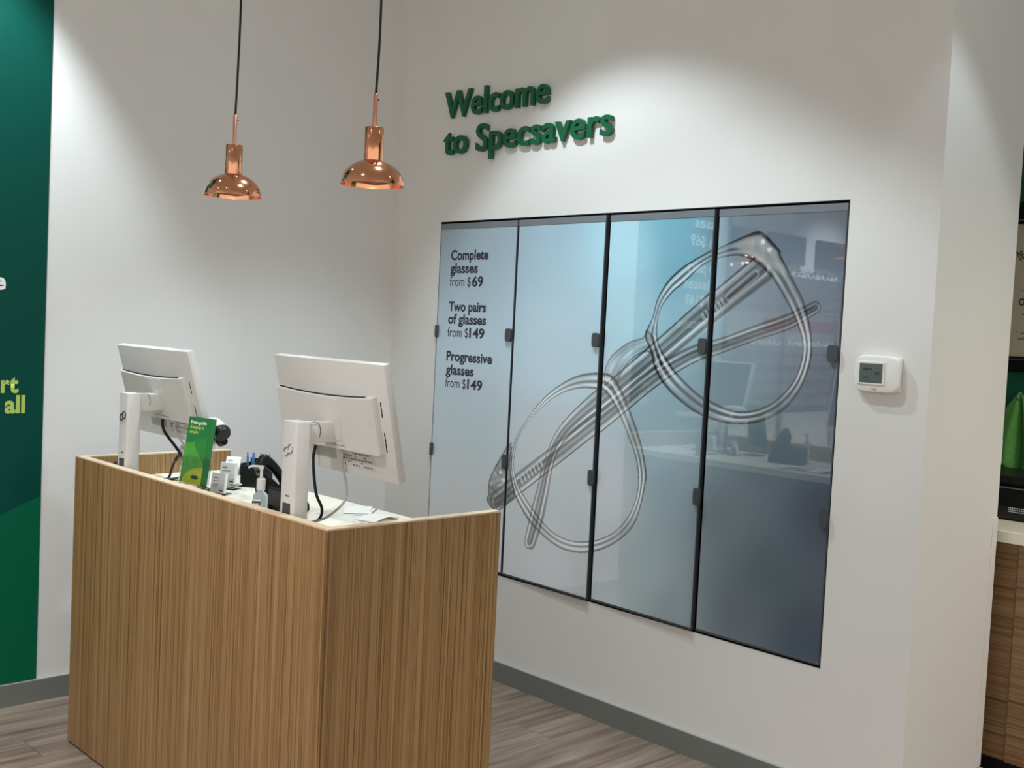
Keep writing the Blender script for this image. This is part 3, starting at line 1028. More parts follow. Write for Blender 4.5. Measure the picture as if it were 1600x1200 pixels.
obj('looped_cable', bm, M['black'], mL, True)

# ------------------------------------------------------------------ leaflet holder with leaflets
LW, LH, LD = 0.099, 0.2075, 0.026
lh = empty('leaflet_holder', (-1.5645, -1.0535, WT), -PI / 2 + 0.204)
tag(lh, 'clear acrylic leaflet holder on the counter behind the green price leaflets', 'leaflet holder')
lean = 0.152
def leanM(z):
    return Matrix.Translation((0, 0, z)) @ Matrix.Rotation(-lean, 4, 'X')
ZL = 0.978 - WT
def lpart(name, parts, m, parent=lh):
    bm = bmesh.new()
    for p in parts:
        box(bm, *p, 0.0006, 1)
    bmesh.ops.transform(bm, matrix=leanM(ZL), verts=bm.verts[:])
    return obj(name, bm, m, parent)
lpart('front_wall', [(-LW / 2 - 0.004, LW / 2 + 0.004, -0.0035, -0.0015, -0.012, 0.085)], M['acrylic'])
lpart('back_wall', [(-LW / 2 - 0.004, LW / 2 + 0.004, LD + 0.0015, LD + 0.0035, -0.012, 0.16)], M['acrylic'])
for s_ in (-1, 1):
    x0 = s_ * (LW / 2 + 0.002)
    lpart('side_wall', [(x0 - 0.001 + 0.001 * s_, x0 + 0.001 + 0.001 * s_, -0.0012, LD + 0.0012, -0.012, 0.085)], M['acrylic'])
lpart('tray_floor', [(-LW / 2 - 0.002, LW / 2 + 0.002, -0.0012, LD + 0.0012, -0.005, -0.002)], M['acrylic'])
bm = bmesh.new()
box(bm, -LW / 2, LW / 2, 0.000, 0.07, 0.0, 0.004, 0.001, 1)
box(bm, -LW / 2, LW / 2, 0.018, 0.022, 0.004, ZL - 0.010, 0.001, 1)
obj('foot', bm, M['acrylic'], lh)

lf = empty('price_leaflets', (-1.5645, -1.0535, WT), -PI / 2 + 0.204)
tag(lf, 'stack of green price guide leaflets standing in the clear holder', 'leaflet')
bm = bmesh.new()
box(bm, -LW / 2, LW / 2, 0.0005, LD, 0.0, LH)
bmesh.ops.transform(bm, matrix=leanM(ZL), verts=bm.verts[:])
obj('leaflet_stack', bm, mat('leaflet_side_green', rgb(44, 128, 66), 0.4), lf)
X, Z = np.meshgrid(np.linspace(0, LW, 70), np.linspace(0, LH, 140))
u = X / LW; v = Z / LH
c = np.zeros((140, 70, 3)); c[:] = rgb(34, 122, 62)[:3]
mid = v < 0.60 + 0.10 * u - 0.02 * np.sin(u * 3)
c[mid] = rgb(74, 156, 58)[:3]
blade = (v > 0.30 + 0.5 * (1 - u)) & (v < 0.68) & (u > 0.45)
c[blade] = rgb(46, 132, 58)[:3]
lime = ((u - 1.05) / 0.95) ** 2 + ((v - 0.0) / 0.26) ** 2 < 1
c[lime] = rgb(176, 192, 44)[:3]
pg = ink_grid('printed_cover', LW, LH, 70, 140, c, M['leaf'], lf, 0.0, -LW / 2, 0)
pg.data.transform(leanM(ZL))
LM = leanM(ZL)
for body, x, z, w, cap, m, b in (('Price guide', 0.012, 0.186, 0.074, 0.0095, M['ink_white'], 0.03), ('Keeping it', 0.012, 0.171, 0.064, 0.0095, M['ink_lime'], 0.03), ('simple', 0.012, 0.1565, 0.040, 0.0095, M['ink_lime'], 0.03)):
    text_obj('lettering', body, m, lf, LM @ frame3((-LW / 2 + x, -0.0005, z), (1, 0, 0), (0, 0, 1)), w, cap, 0, b)
bm = bmesh.new()
for cx_ in (0.062, 0.074):
    prism(bm, [(-LW / 2 + cx_ + 0.011 * math.cos(2 * PI * i / 20), 0.020 + 0.0065 * math.sin(2 * PI * i / 20)) for i in range(20)], 1, -0.0006, -0.0002)
bmesh.ops.transform(bm, matrix=LM, verts=bm.verts[:])
obj('emblem', bm, mat('emblem_dark_green', rgb(10, 80, 48), 0.4), lf)

# ------------------------------------------------------------------ small white card packs in clear stands
def card_pack(loc, rz, w, h, d, lean_, label):
    t = empty('card_pack', (loc[0], loc[1], WT), rz)
    tag(t, label, 'card pack', 'white card packs on the counter')
    A = Matrix.Translation((0, 0, loc[2])) @ Matrix.Rotation(-lean_, 4, 'X')
    def q(name, args, m, parent=t, bev=0.0006):
        bm = bmesh.new()
        box(bm, *args, bev, 1)
        bmesh.ops.transform(bm, matrix=A, verts=bm.verts[:])
        return obj(name, bm, m, parent)
    st = q('cards', (-w / 2, w / 2, 0, d, 0, h), M['card'])
    q('print_block', (-w * 0.36, -w * 0.02, -0.0006, 0.0002, h * 0.74, h * 0.80), M['print_grey'], st, 0)
    q('print_block', (-w * 0.36, w * 0.22, -0.0006, 0.0002, h * 0.60, h * 0.63), M['print_grey'], st, 0)
    q('print_block', (-w * 0.36, w * 0.05, -0.0006, 0.0002, h * 0.30, h * 0.50), M['print_pale'], st, 0)
    q('emblem', (w * 0.18, w * 0.42, -0.0006, 0.0002, h * 0.10, h * 0.17), M['print_mid'], st, 0)
    q('clear_front', (-w / 2 - 0.003, w / 2 + 0.003, -0.004, -0.0024, -0.004, h * 0.42), M['acrylic'])
    q('clear_back', (-w / 2 - 0.003, w / 2 + 0.003, d + 0.0012, d + 0.003, -0.004, h * 0.7), M['acrylic'])
    bm = bmesh.new()
    box(bm, -w / 2 - 0.003, w / 2 + 0.003, -0.004, d + 0.035, 0, max(loc[2] - 0.003, 0.002), 0.0006, 1)
    obj('clear_base', bm, M['acrylic'], t)
card_pack((-1.445, -1.005, 0.006), -PI / 2 + 0.55, 0.050, 0.066, 0.016, 0.20, 'white card pack nearest the green leaflets')
card_pack((-1.365, -0.925, 0.020), -PI / 2 + 0.60, 0.054, 0.072, 0.020, 0.10, 'white card pack in the middle between two others')
card_pack((-1.322, -0.872, 0.044), -PI / 2 + 0.75, 0.050, 0.066, 0.010, 0.55, 'tilted white card pack next to the black pen tray')

# ------------------------------------------------------------------ black pen tray with pens
pt = empty('pen_tray', (-1.235, -0.890, WT), -PI / 2 + 0.5)
tag(pt, 'black desk organiser behind the white card packs', 'organiser')
bx('floor_plate', M['black'], pt, -0.045, 0.045, -0.035, 0.035, 0, 0.004, 0.001, 1)
for nm, a_ in (('side', (-0.045, -0.042, -0.035, 0.035, 0.004, 0.078)), ('side', (0.042, 0.045, -0.035, 0.035, 0.004, 0.078)), ('front', (-0.042, 0.042, -0.035, -0.032, 0.004, 0.074)), ('back', (-0.042, 0.042, 0.032, 0.035, 0.004, 0.092)), ('divider', (-0.002, 0.001, -0.032, 0.032, 0.004, 0.07))):
    bx(nm, M['black'], pt, *a_, 0.0008, 1)
PENS = [(-0.036, 0.010, -0.10, 0.03, 'pen standing at the left end of the black organiser'), (-0.026, 0.018, 0.02, 0.06, 'pen second from the left in the black organiser'), (-0.014, 0.0, 0.10, 0.02, 'pen third from the left in the black organiser'),
        (0.012, 0.012, -0.06, 0.05, 'pen fourth from the left in the black organiser'), (0.022, 0.0, 0.03, 0.02, 'pen fifth from the left in the black organiser'), (0.034, 0.014, 0.14, 0.05, 'pen at the right end of the black organiser')]
for (px, py, ax, ay, lab) in PENS:
    base = Matrix.Translation(pt.location) @ Matrix.Rotation(-PI / 2 + 0.5, 4, 'Z') @ Vector((px, py, 0.0045))
    p_ = empty('pen', base, -PI / 2 + 0.5)
    tag(p_, 'blue ' + lab, 'pen', 'blue pens in the organiser')
    d_ = Vector((ax * 0.5, ay * 0.4, 1)).normalized()
    bm = bmesh.new()
    d_ = d_ * 0.88
    tube(bm, [d_ * 0.0, d_ * 0.006, d_ * 0.02, d_ * 0.108], [0.0012, 0.0025, 0.0040, 0.0040], 8)
    obj('barrel', bm, M['pen_blue'], p_, True, True)
    bm = bmesh.new()
    tube(bm, [d_ * 0.108, d_ * 0.118, d_ * 0.124], [0.0030, 0.0030, 0.0018], 8)
    obj('button', bm, M['pen_blue'], p_, True, True)
    bm = bmesh.new()
    e_ = Vector((0, -0.0052, 0))
    tube(bm, [d_ * 0.076 + e_, d_ * 0.106 + e_, d_ * 0.110 + e_ * 0.4], 0.0012, 6)
    obj('clip', bm, M['pen_blue'], p_)

# ------------------------------------------------------------------ hand sanitiser pump bottle
hs = empty('sanitiser_bottle', (-1.497, -1.364, WT), -PI / 2 + 0.85)
hs.scale = (1.05, 1.05, 1.12)
tag(hs, 'clear hand sanitiser bottle with white pump beside the black phone', 'bottle')
bm = bmesh.new()
prev = None
for z, a, b in ((0, .0190, .0130), (.002, .0205, .0145), (.040, .0205, .0145), (.050, .0200, .0140), (.056, .0150, .0120), (.060, .0105, .0105), (.066, .0100, .0100)):
    e_ = 0.55 if z < .055 else 1.0
    ring_ = [bm.verts.new((x_, y_, z)) for x_, y_ in (sup(2 * PI * i / 28, a, b, e_) for i in range(28))]
    if prev:
        for i in range(28):
            bm.faces.new((prev[i], prev[(i + 1) % 28], ring_[(i + 1) % 28], ring_[i]))
    else:
        bm.faces.new(ring_[::-1])
    prev = ring_
bm.faces.new(prev)
bot = obj('bottle_body', bm, M['gel'], hs, True, True)
bx('label', M['purple'], bot, -0.017, 0.002, -0.0156, -0.0148, 0.016, 0.036, 0.0003, 1)
text_obj('label_lettering', 'PURELL', M['ink_white'], bot, frame3((-0.0158, -0.0158, 0.0225), (1, 0, 0), (0, 0, 1)), 0.0168, 0.0075, 0, 0.03)
bx('label', M['card'], bot, -0.017, 0.002, -0.0155, -0.0148, 0.036, 0.0405, 0.0003, 1)
bm = bmesh.new()
lathe(bm, [(0, .064), (.0125, .064), (.0125, .092), (.0100, .095), (0, .095)], 24)
cap = obj('pump_collar', bm, M['white_plastic'], hs, True, True)
bm = bmesh.new()
lathe(bm, [(0, .094), (.0042, .094), (.0042, .118), (.0065, .120), (.0065, .128), (0, .129)], 16)
tube(bm, smooth_path([(0.0, 0, .1255), (-0.020, 0, .1265), (-0.032, 0, .1245), (-0.036, 0, .120)], 4), 0.0036, 8, 0.8)
obj('pump_head', bm, M['white_plastic'], hs, True, True)

# ------------------------------------------------------------------ black desk phone (seen from behind)
ph = empty('desk_phone', (-1.437, -1.290, WT))
ph.scale = (0.46, 1.0, 1.0)
tag(ph, 'black desk phone with raised handset beside the near monitor', 'phone')
bm = bmesh.new()
# side profile in x-z, extruded along y
prof = [(0.020, 0.0), (0.0, 0.012), (-0.014, 0.070), (-0.004, 0.080), (0.030, 0.072), (0.185, 0.028), (0.190, 0.006), (0.180, 0.0)]
prism(bm, prof, 1, -0.115, 0.045)
bmesh.ops.bevel(bm, geom=bm.edges[:], offset=0.004, segments=2, affect='EDGES')
body = obj('body', bm, M['black'], ph, True, True)
bm = bmesh.new()
prism(bm, [(0.03, 0.0), (-0.004, 0.0), (-0.010, 0.01), (0.012, 0.03)], 1, -0.03, 0.07)
obj('rear_foot', bm, M['black'], ph)
# handset lying along the slope on the right
bm = bmesh.new()
hp = smooth_path([(-0.046, 0.010, 0.116), (-0.030, 0.010, 0.138), (0.0, 0.010, 0.146), (0.055, 0.010, 0.130), (0.11, 0.010, 0.103), (0.150, 0.010, 0.076), (0.165, 0.010, 0.050)], 5)
nh = len(hp)
rads = []
for i in range(nh):
    t_ = i / (nh - 1)
    rads.append(0.0155 + 0.008 * (abs(2 * t_ - 1) ** 3))
tube(bm, hp, rads, 14, 1.25)
obj('handset', bm, M['black'], ph, True, True)
for (cxx, czz, r_) in ((-0.030, 0.106, 0.025), (0.145, 0.048, 0.025)):
    bm = bmesh.new()
    lathe(bm, [(0, 0), (r_ * 0.85, 0), (r_, 0.006), (r_, 0.020), (r_ * 0.8, 0.028), (0, 0.030)], 20)
    bmesh.ops.transform(bm, matrix=Matrix.Translation((cxx, 0.010, czz - 0.006)) @ Matrix.Rotation(0.42, 4, 'Y'), verts=bm.verts[:])
    obj('handset_cup', bm, M['black'], ph, True, True)
bm = bmesh.new()
prism(bm, [(-0.028, 0.060), (-0.012, 0.098), (0.040, 0.090), (0.180, 0.030), (0.186, 0.004), (0.01, 0.0)], 1, -0.016, 0.046)
bmesh.ops.bevel(bm, geom=bm.edges[:], offset=0.003, segments=2, affect='EDGES')
obj('handset_cradle', bm, M['black'], ph, True, True)
bm = bmesh.new()
box(bm, 0.05, 0.16, -0.100, -0.022, -0.001, 0.0025, 0.001, 1, Matrix.Translation((0.0, 0, 0.081)) @ Matrix.Rotation(0.278, 4, 'Y'))
kp = obj('key_plate', bm, M['black_gloss'], ph)

# ------------------------------------------------------------------ barcode scanner on a stand, behind the leaflets
bs = empty('barcode_scanner', (-1.450, -0.925, WT))
tag(bs, 'white and black barcode scanner behind the green leaflets', 'barcode scanner')
o_ = Vector((-1.450, -0.925, WT))
A_ = Vector((-1.450, -0.768, 1.034)) - o_       # butt of the handle
B_ = Vector((-1.440, -0.985, 1.112)) - o_       # root of the head
H_ = Vector((-1.450, -1.040, 1.140)) - o_       # nose
bm = bmesh.new()
hp = smooth_path([A_, A_.lerp(B_, 0.12) + Vector((0, 0, 0.006)), A_.lerp(B_, 0.5) + Vector((0, 0, -0.004)), B_], 6)
tube(bm, hp, [0.011 + 0.008 * min(1, i / 5) for i in range(len(hp))], 14, 1.15)
obj('handle', bm, M['white_plastic'], bs, True, True)
bm = bmesh.new()
hp = smooth_path([B_ + Vector((0.0, 0.075, 0.045)), B_ + Vector((0, 0.03, 0.045)), H_ + Vector((0, 0.030, 0.012)), H_ + Vector((0, 0.004, -0.002))], 5)
tube(bm, hp, [0.010 + 0.010 * min(1, i / 7) for i in range(len(hp))], 16, 0.95)
obj('head_shell', bm, M['white_plastic'], bs, True, True)
bm = bmesh.new()
hp = [H_ + Vector((0, 0.034, -0.004)), H_ + Vector((0, 0.018, -0.006)), H_ + Vector((-0.001, -0.004, -0.010)), H_ + Vector((-0.001, -0.012, -0.014))]
tube(bm, hp, [0.024, 0.0275, 0.0275, 0.023], 16, 0.98)
nose = obj('bumper', bm, M['black'], bs, True, True)
bm = bmesh.new()
hp = [B_ + Vector((0.0, 0.0, 0.01)), B_ + Vector((0, -0.035, -0.012)), B_ + Vector((0, -0.05, -0.008))]
tube(bm, hp, [0.020, 0.018, 0.013], 12)
obj('trigger_guard', bm, M['black'], bs, True, True)
bm = bmesh.new()
lathe(bm, [(0, 0), (0.034, 0), (0.034, 0.008), (0.012, 0.016), (0.009, 0.03), (0.008, 0.150), (0, 0.151)], 24)
obj('stand', bm, M['black'], bs, True, True)
bm = bmesh.new()
hp = smooth_path([A_ + Vector((0, 0.002, 0.002)), A_ + Vector((0.002, 0.026, -0.014)), A_ + Vector((0.003, 0.060, -0.045)), A_ + Vector((0.004, 0.085, -0.085)), A_ + Vector((0.012, 0.096, -0.1035)), A_ + Vector((0.10, 0.06, -0.1035))], 6)
tube(bm, hp, [0.0085 if i < 4 else (0.0065 if i < 10 else 0.0042) for i in range(len(hp))], 10)
obj('cable', bm, M['black'], bs, True)

# ------------------------------------------------------------------ papers on the worktop
def sheet(loc, rz, w, d, folds, label, th=0.0014):
    t = empty('folded_paper', (loc[0], loc[1], WT), rz)
    tag(t, label, 'paper', 'folded papers on the worktop')
    for i, (dx, dy, z, a, ww, dd, tz) in enumerate(folds):
        bm = bmesh.new()
        n_ = 6
        va = []
        for iy in range(2):
            r_ = []
            for ix in range(n_ + 1):
                x_ = -ww / 2 + ww * ix / n_
                r_.append((x_, -dd / 2 + dd * iy, tz * math.sin(PI * ix / n_)))
            va.append(r_)
        lo = [[bm.verts.new(p) for p in r_] for r_ in va]
        hi = [[bm.verts.new((p[0], p[1], p[2] + th)) for p in r_] for r_ in va]
        for ix in range(n_):
            bm.faces.new((lo[0][ix], lo[0][ix + 1], lo[1][ix + 1], lo[1][ix]))
            bm.faces.new((hi[0][ix], hi[0][ix + 1], hi[1][ix + 1], hi[1][ix]))
            for r0, r1 in ((lo[0], hi[0]), (lo[1], hi[1])):
                bm.faces.new((r0[ix], r0[ix + 1], r1[ix + 1], r1[ix]))
        for ix in (0, n_):
            bm.faces.new((lo[0][ix], lo[1][ix], hi[1][ix], hi[0][ix]))
        bmesh.ops.transform(bm, matrix=Matrix.Translation((dx, dy, z)) @ Matrix.Rotation(a, 4, 'Z'), verts=bm.verts[:])
        obj('fold', bm, M['paper'], t)
sheet((-1.215, -1.475), 0.75, 0.1, 0.1, [(0, 0, 0.0002, 0.0, 0.13, 0.085, 0.006), (0.006, 0.006, 0.004, 0.12, 0.125, 0.08, 0.010)], 'folded white paper lying further back on the worktop')
sheet((-1.255, -1.610), 0.35, 0.1, 0.1, [(0, 0, 0.0002, 0.0, 0.13, 0.075, 0.004), (0.004, -0.004, 0.004, -0.08, 0.12, 0.07, 0.008)], 'folded white paper lying close to the near side panel')

# ------------------------------------------------------------------ copper pendant lamps
def pendant(loc, label, cord):
    z0 = loc[2]
    t = empty('pendant_lamp', (loc[0], loc[1], z0))
    tag(t, label, 'pendant lamp', 'copper pendant lamps above the counter')
    R_, Hd = 0.090, 0.072
    outer = [(R_ * math.sin(a), Hd * math.cos(a) / 1.0) for a in (math.radians(q) for q in range(18, 91, 6))]
    inner = [(max(r - 0.0018, 0), z - 0.0015) for r, z in outer[::-1]]
    bm = bmesh.new()
    lathe(bm, outer + [(R_ + 0.0012, -0.0008)] + inner, 64)
    obj('dome_shade', bm, M['copper'], t, True, True)
    zt = outer[0][1]
    bm = bmesh.new()
    lathe(bm, [(0, zt - 0.002), (0.0265, zt - 0.002), (0.0272, zt + 0.001), (0.0272, zt + 0.091), (0.0262, zt + 0.0925), (0, zt + 0.0925)], 40)
    obj('socket_sleeve', bm, M['copper'], t, True, True)
    bm = bmesh.new()
    lathe(bm, [(0, zt + 0.092), (0.0062, zt + 0.092), (0.0062, zt + 0.186), (0.005, zt + 0.188), (0, zt + 0.188)], 20)
    obj('rod', bm, M['copper_rod'], t, True, True)
    bm = bmesh.new()
    lathe(bm, [(0, 0), (0.0022, 0.0), (0.0022, 0.004), (0, 0.004)], 10)
    bmesh.ops.transform(bm, matrix=Matrix.Translation((0.0062, -0.001, zt + 0.172)) @ Matrix.Rotation(PI / 2, 4, 'Y'), verts=bm.verts[:])
    obj('grub_screw', bm, M['black'], t)
    top = CEIL - z0 - 0.012
    zz = zt + 0.184
    pts = [(dx, dy, zz + (top - zz) * f) for f, dx, dy in cord]
    bm = bmesh.new()
    tube(bm, smooth_path(pts, 6), 0.0036, 10)
    obj('cord', bm, M['black'], t, True)
    bm = bmesh.new()
    lathe(bm, [(0, top - 0.018), (0.03, top - 0.018), (0.05, top - 0.008), (0.05, top + 0.0118), (0, top + 0.0118)], 32)
    obj('ceiling_rose', bm, M['black'], t, True, True)
    bm = bmesh.new()
    lathe(bm, [(0, 0.026), (0.010, 0.028), (0.018, 0.034), (0.020, 0.042), (0.017, 0.052), (0.012, 0.060), (0, 0.062)], 24)
    obj('bulb', bm, M['bulb'], t, True)
    ld = bpy.data.lights.new('pendant_glow', 'POINT')
    ld.energy = 0.12
    ld.color = (1.0, 0.72, 0.42)
    ld.shadow_soft_size = 0.012
    lo = bpy.data.objects.new('pendant_glow', ld)
    COL.objects.link(lo)
    lo.parent = t
    lo.location = (0, 0, 0.012)
pendant((-1.427, -1.009, 1.888), 'copper pendant lamp hanging over the far part of the counter', [(0, 0, 0), (0.12, 0.002, -0.002), (0.3, 0.004, -0.003), (0.5, 0.002, -0.004), (0.75, 0.003, 0.001), (1, 0, 0)])
pendant((-1.337, -1.635, 1.897), 'copper pendant lamp hanging nearest the white wall corner', [(0, 0, 0), (0.15, 0.003, -0.003), (0.35, 0.003, -0.002), (0.55, 0.001, -0.003), (0.8, 0.004, -0.004), (1, 0, 0)])

# ------------------------------------------------------------------ ceiling downlights
for (x, y, wts, ang, blend, colr, aim, lab) in DOWNLIGHTS:
    t = empty('ceiling_downlight', (x, y, CEIL))
    tag(t, lab, 'ceiling light', 'recessed ceiling downlights')
    bm = bmesh.new()
    lathe(bm, [(0.040, -0.0005), (0.058, -0.0005), (0.058, -0.005), (0.052, -0.008), (0.042, -0.006), (0.040, -0.0005)], 32)
    obj('trim_ring', bm, M['white_plastic'], t, True, True)
    bm = bmesh.new()
    lathe(bm, [(0, -0.003), (0.039, -0.003), (0.039, -0.001), (0, -0.001)], 24)
    obj('lens', bm, M['led'], t)
    ld = bpy.data.lights.new('downlight_beam', 'SPOT')
    ld.energy = wts
    ld.color = colr
    ld.spot_size = math.radians(ang)
    ld.spot_blend = blend
    ld.shadow_soft_size = 0.035
    lo = bpy.data.objects.new('downlight_beam', ld)
    COL.objects.link(lo)
    lo.parent = t
    lo.location = (0, 0, -0.012)
    lo.rotation_euler = Vector(aim).to_track_quat('-Z', 'Y').to_euler()

# ------------------------------------------------------------------ beyond the wall end
cx0 = 0.64
def cab(y0, y1, label, dx=0.0):
    t = empty('base_cabinet', (cx0 + dx, (y0 + y1) / 2, 0))
    tag(t, label, 'cabinet')
    yc = (y0 + y1) / 2
    bx('carcass', M['laminate_h'], t, 0.02, 1.245 - cx0 - dx, y0 - yc, y1 - yc, 0.10, 0.858)
    bx('plinth', M['shadow_gap'], t, 0.07, 0.5, y0 - yc, y1 - yc, 0.0, 0.10)
    d = bx('door', M['laminate_h'], t, 0, 0.02, y0 - yc + 0.0025, y1 - yc - 0.0025, 0.105, 0.855)
    bx('edge_strip', M['edge2'], d, -0.0004, 0.02, y0 - yc + 0.0008, y0 - yc + 0.0025, 0.105, 0.855)
    return t
M['edge2'] = mat('oak_edging', rgb(150, 118, 80), 0.45)
cab(-2.722, -2.30, 'wood grain base cabinet half hidden behind the wall end')
cab(-3.20, -2.7245, 'wood grain base cabinet at the right edge of the picture', -0.012)
cw_ = bx('cabinet_worktop', M['worktop'], None, cx0 - 0.028, 1.249, -3.25, -2.28, 0.859, 0.900, 0.002, 1)
tag(cw_, 'white worktop on the cabinets beyond the wall end', 'worktop')

pr = empty('printer', (0.86, -2.56, 0.9))
tag(pr, 'black printer on the white worktop beyond the wall end', 'printer')
bm = bmesh.new()
box(bm, 0, 0.28, -0.22, 0.20, 0.004, 0.115, 0.006)
prb = obj('lower_body', bm, M['black_gloss'], pr, True, True)
bm = bmesh.new()
box(bm, 0.004, 0.276, -0.218, 0.198, 0.115, 0.121, 0.001, 1)
obj('silver_band', bm, M['steel'], pr)
bm = bmesh.new()
prism(bm, [(0.02, 0.121), (0.0, 0.145), (0.03, 0.158), (0.27, 0.165), (0.275, 0.121)], 1, -0.215, 0.195)
obj('lid', bm, M['black'], pr)
for i in range(16):
    for j in range(3):
        bx('vent_hole', M['rack_panel'], prb, -0.0015, 0.001, -0.128 + i * 0.0064, -0.1246 + i * 0.0064, 0.032 + j * 0.0068, 0.0352 + j * 0.0068)
for (px, py) in ((0.04, -0.18), (0.24, -0.18), (0.04, 0.16), (0.24, 0.16)):
    bx('foot', M['black'], prb, px - 0.01, px + 0.01, py - 0.01, py + 0.01, 0.0, 0.005)

# framed certificate on the green wall
cf = empty('framed_certificate', (1.25, -2.66, 1.435), -PI / 2)
tag(cf, 'cream certificate in a black frame on the green wall', 'certificate')
fw_, fh_ = 0.53, 0.665
for nm, a_ in (('frame_bar', (-0.27, 0.30, -0.025, -0.0005, 0, 0.060)), ('frame_bar', (-0.27, 0.30, -0.025, -0.0005, fh_ - 0.085, fh_)), ('frame_bar', (-0.33, -0.27, -0.025, -0.0005, 0, fh_)), ('frame_bar', (0.30, 0.36, -0.025, -0.0005, 0, fh_))):
    bx(nm, M['black_gloss'], cf, *a_, 0.003, 1)
bx('frame_line', M['steel'], cf, -0.27, 0.30, -0.0262, -0.0245, 0.047, 0.050)
bx('frame_line', M['steel'], cf, -0.27, 0.30, -0.0262, -0.0245, fh_ - 0.072, fh_ - 0.069)
sh = bx('certificate_sheet', M['cert'], cf, -0.27, 0.30, -0.010, -0.004, 0.060, fh_ - 0.085)
def ct(body, x, z, w, cap, m=M['cert_ink'], b=0.01, rot=0.0):
    text_obj('certificate_lettering', body, m, cf, frame3((x, -0.0108, z), (math.cos(rot), 0, math.sin(rot)), (-math.sin(rot), 0, math.cos(rot))), w, cap, 0, b)
ct('be', -0.246, 0.438, 0.022, 0.050, rot=0.5)
ct('Co', -0.218, 0.455, 0.046, 0.055, rot=0.35)
ct('OPT', -0.240, 0.262, 0.058, 0.026, b=0.03)
for (x0, x1, z0) in ((-0.200, -0.05, 0.405), (-0.200, -0.05, 0.385), (-0.215, -0.05, 0.352), (-0.215, -0.05, 0.345), (-0.235, -0.205, 0.318), (-0.190, -0.10, 0.318), (-0.225, -0.05, 0.225), (-0.215, -0.06, 0.212), (-0.245, -0.235, 0.155), (-0.225, -0.20, 0.150), (-0.235, -0.06, 0.128)):
    bx('print_line', M['cert_ink'], sh, x0, x1, -0.0106, -0.0099, z0, z0 + 0.003)
bm = bmesh.new()
lathe(bm, [(0, 0), (0.048, 0), (0.048, 0.002), (0, 0.003)], 28)
bmesh.ops.transform(bm, matrix=Matrix.Translation((-0.162, -0.0102, 0.165)) @ Matrix.Rotation(PI / 2, 4, 'X'), verts=bm.verts[:])
obj('seal', bm, M['seal'], sh)

# hook and green cloth
hk = empty('wall_hook', (1.25, -2.462, 1.325), -PI / 2)
tag(hk, 'small steel hook on the green wall holding the cloth', 'hook')
bm = bmesh.new()
lathe(bm, [(0, 0.0005), (0.012, 0.0005), (0.012, 0.004), (0, 0.005)], 16)
bmesh.ops.transform(bm, matrix=Matrix.Rotation(PI / 2, 4, 'X'), verts=bm.verts[:])
obj('rose', bm, M['steel'], hk)
bm = bmesh.new()
tube(bm, smooth_path([(0, -0.004, 0), (0, -0.030, -0.004), (0, -0.048, 0.0), (0, -0.056, 0.016)], 5), 0.004, 8)
obj('peg', bm, M['steel'], hk, True)

cl = bmesh.new()
rows, colsn = 22, 34
grid = []
cp = Vector((1.220, -2.465, 1.345))
for i in range(rows):
    f = i / (rows - 1)
    r_ = []
    for j in range(colsn):
        g_ = j / (colsn - 1) - 0.42
        spread = 0.03 + 0.20 * min(1, f * 1.5) ** 0.8
        fold = (math.sin(g_ * 13 + 0.9) + 0.45 * math.sin(g_ * 23 + f * 1.5)) * (0.004 + 0.013 * min(1, f * 2))
        y_ = cp.y - g_ * spread
        length = 0.285 + 0.06 * math.sin(g_ * 5 + 1.2) + (0.02 if g_ > 0 else -0.03)
        z_ = cp.z - f * length + 0.012 * math.cos(g_ * 5) * (1 - f)
        x_ = cp.x - 0.012 + fold - 0.01 * f
        r_.append(cl.verts.new((x_, y_, z_)))
    grid.append(r_)
for i in range(rows - 1):
    for j in range(colsn - 1):
        cl.faces.new((grid[i][j], grid[i][j + 1], grid[i + 1][j + 1], grid[i + 1][j]))
co = obj('cleaning_cloth', cl, M['cloth'], None, True)
md = co.modifiers.new('thick', 'SOLIDIFY')
md.thickness = 0.004
tag(co, 'bright green cloth hanging from the hook on the green wall', 'cloth')

# switch on the far side of the wall end
sw = empty('light_switch', (W_X, W_Y + 0.045, 1.128), 0)
tag(sw, 'white switch plate on the edge of the wall end', 'switch')
bx('plate', M['tstat'], sw, 0.0004, 0.012, -0.042, 0.042, 0, 0.085, 0.002, 1)
bx('rocker', M['tstat'], sw, 0.012, 0.016, -0.010, 0.010, 0.025, 0.060, 0.001, 1)

# ------------------------------------------------------------------ eyewear display left of the banner (seen as a reflection in the poster glass)
dx0, dx1 = -4.60, -2.56
rk = empty('eyewear_display', ((dx0 + dx1) / 2, 0, 0))
tag(rk, 'light grey eyewear display wall mirrored in the poster glass', 'display rack')
rc = (dx0 + dx1) / 2
def rp(name, m, x0, x1, y0, y1, z0, z1, parent=rk, bev=0.0):
    return bx(name, m, parent, x0 - rc, x1 - rc, y0, y1, z0, z1, bev, 1)
rp('back_panel', M['rack_panel'], dx0, dx1, -0.050, -0.0005, 0.74, 2.60)
for x0, x1 in ((-2.90, -2.60), (-3.45, -3.02), (-4.15, -3.62)):
    rp('header_board', M['rack_dark'], x0, x1, -0.080, -0.050, 2.03, 2.22)
rp('red_band', M['rack_red'], -4.55, -3.05, -0.062, -0.050, 1.575, 1.655)
rp('post', M['rack_rail'], -2.62, -2.585, -0.07, -0.050, 0.74, 2.60)
rp('post', M['rack_rail'], -3.30, -3.265, -0.07, -0.050, 0.74, 2.12)
rp('post', M['rack_rail'], -3.98, -3.945, -0.07, -0.050, 0.74, 2.12)
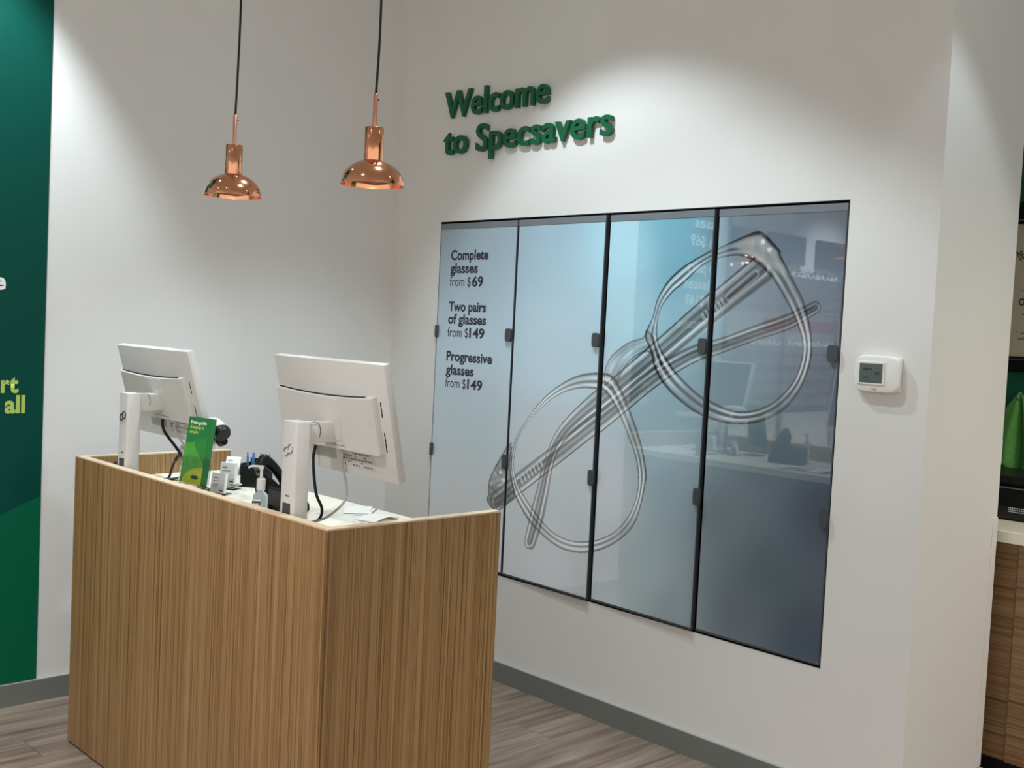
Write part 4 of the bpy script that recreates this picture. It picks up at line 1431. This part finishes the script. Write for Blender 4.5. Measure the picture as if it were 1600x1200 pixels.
dt = rp('desk_top', M['worktop'], dx0, dx1, -0.52, -0.0005, 0.70, 0.74, bev=0.002)
rp('desk_base', M['desk_dark'], dx0 + 0.03, dx1 - 0.03, -0.46, -0.0125, 0.02, 0.70)
rows_z = [1.94, 1.86, 1.78, 1.70, 1.48, 1.39, 1.30, 1.21, 1.12, 1.03]
for z in rows_z:
    rp('shelf_rail', M['rack_rail'], dx0 + 0.02, dx1 - 0.06, -0.135, -0.050, z - 0.004, z)

def specs_mesh(name, r, m):
    bm = bmesh.new()
    for s_ in (-1, 1):
        pts = [(s_ * 0.034 + 0.027 * math.cos(a), 0, 0.021 + 0.021 * math.sin(a)) for a in (2 * PI * i / 14 for i in range(15))]
        tube(bm, pts, r, 5, caps=False)
        tube(bm, [(s_ * 0.061, 0, 0.030), (s_ * 0.066, 0.012, 0.030), (s_ * 0.060, 0.045, 0.024)], r * 0.8, 5)
    tube(bm, [(-0.008, 0, 0.026), (0, -0.001, 0.030), (0.008, 0, 0.026)], r, 5)
    me = bpy.data.meshes.new(name)
    bmesh.ops.recalc_face_normals(bm, faces=bm.faces[:])
    bm.to_mesh(me)
    bm.free()
    me.materials.append(m)
    return me
sm = [specs_mesh('spectacle_frame', 0.0034, M['frame_black']), specs_mesh('spectacle_frame', 0.0030, M['frame_brown']), specs_mesh('spectacle_frame', 0.0026, M['frame_black'])]
ordn = ['top', 'second', 'third', 'fourth', 'fifth', 'sixth', 'seventh', 'eighth', 'ninth', 'bottom']
ordf = ['first', 'second', 'third', 'fourth', 'fifth', 'sixth', 'seventh', 'eighth', 'ninth', 'tenth']
for iz, z in enumerate(rows_z):
    for ix in range(10):
        x = -2.74 - ix * 0.182 - (0.02 if iz % 2 else 0)
        kind = (ix * 3 + iz * 5) % 3
        o = bpy.data.objects.new('spectacle_frame', sm[kind])
        COL.objects.link(o)
        o.location = (x, -0.122, z + 0.0036)
        tag(o, '%s spectacle frame from the green banner on the %s rail of the mirrored display' % (ordf[ix], ordn[iz]), 'glasses', 'spectacle frames on the mirrored display')
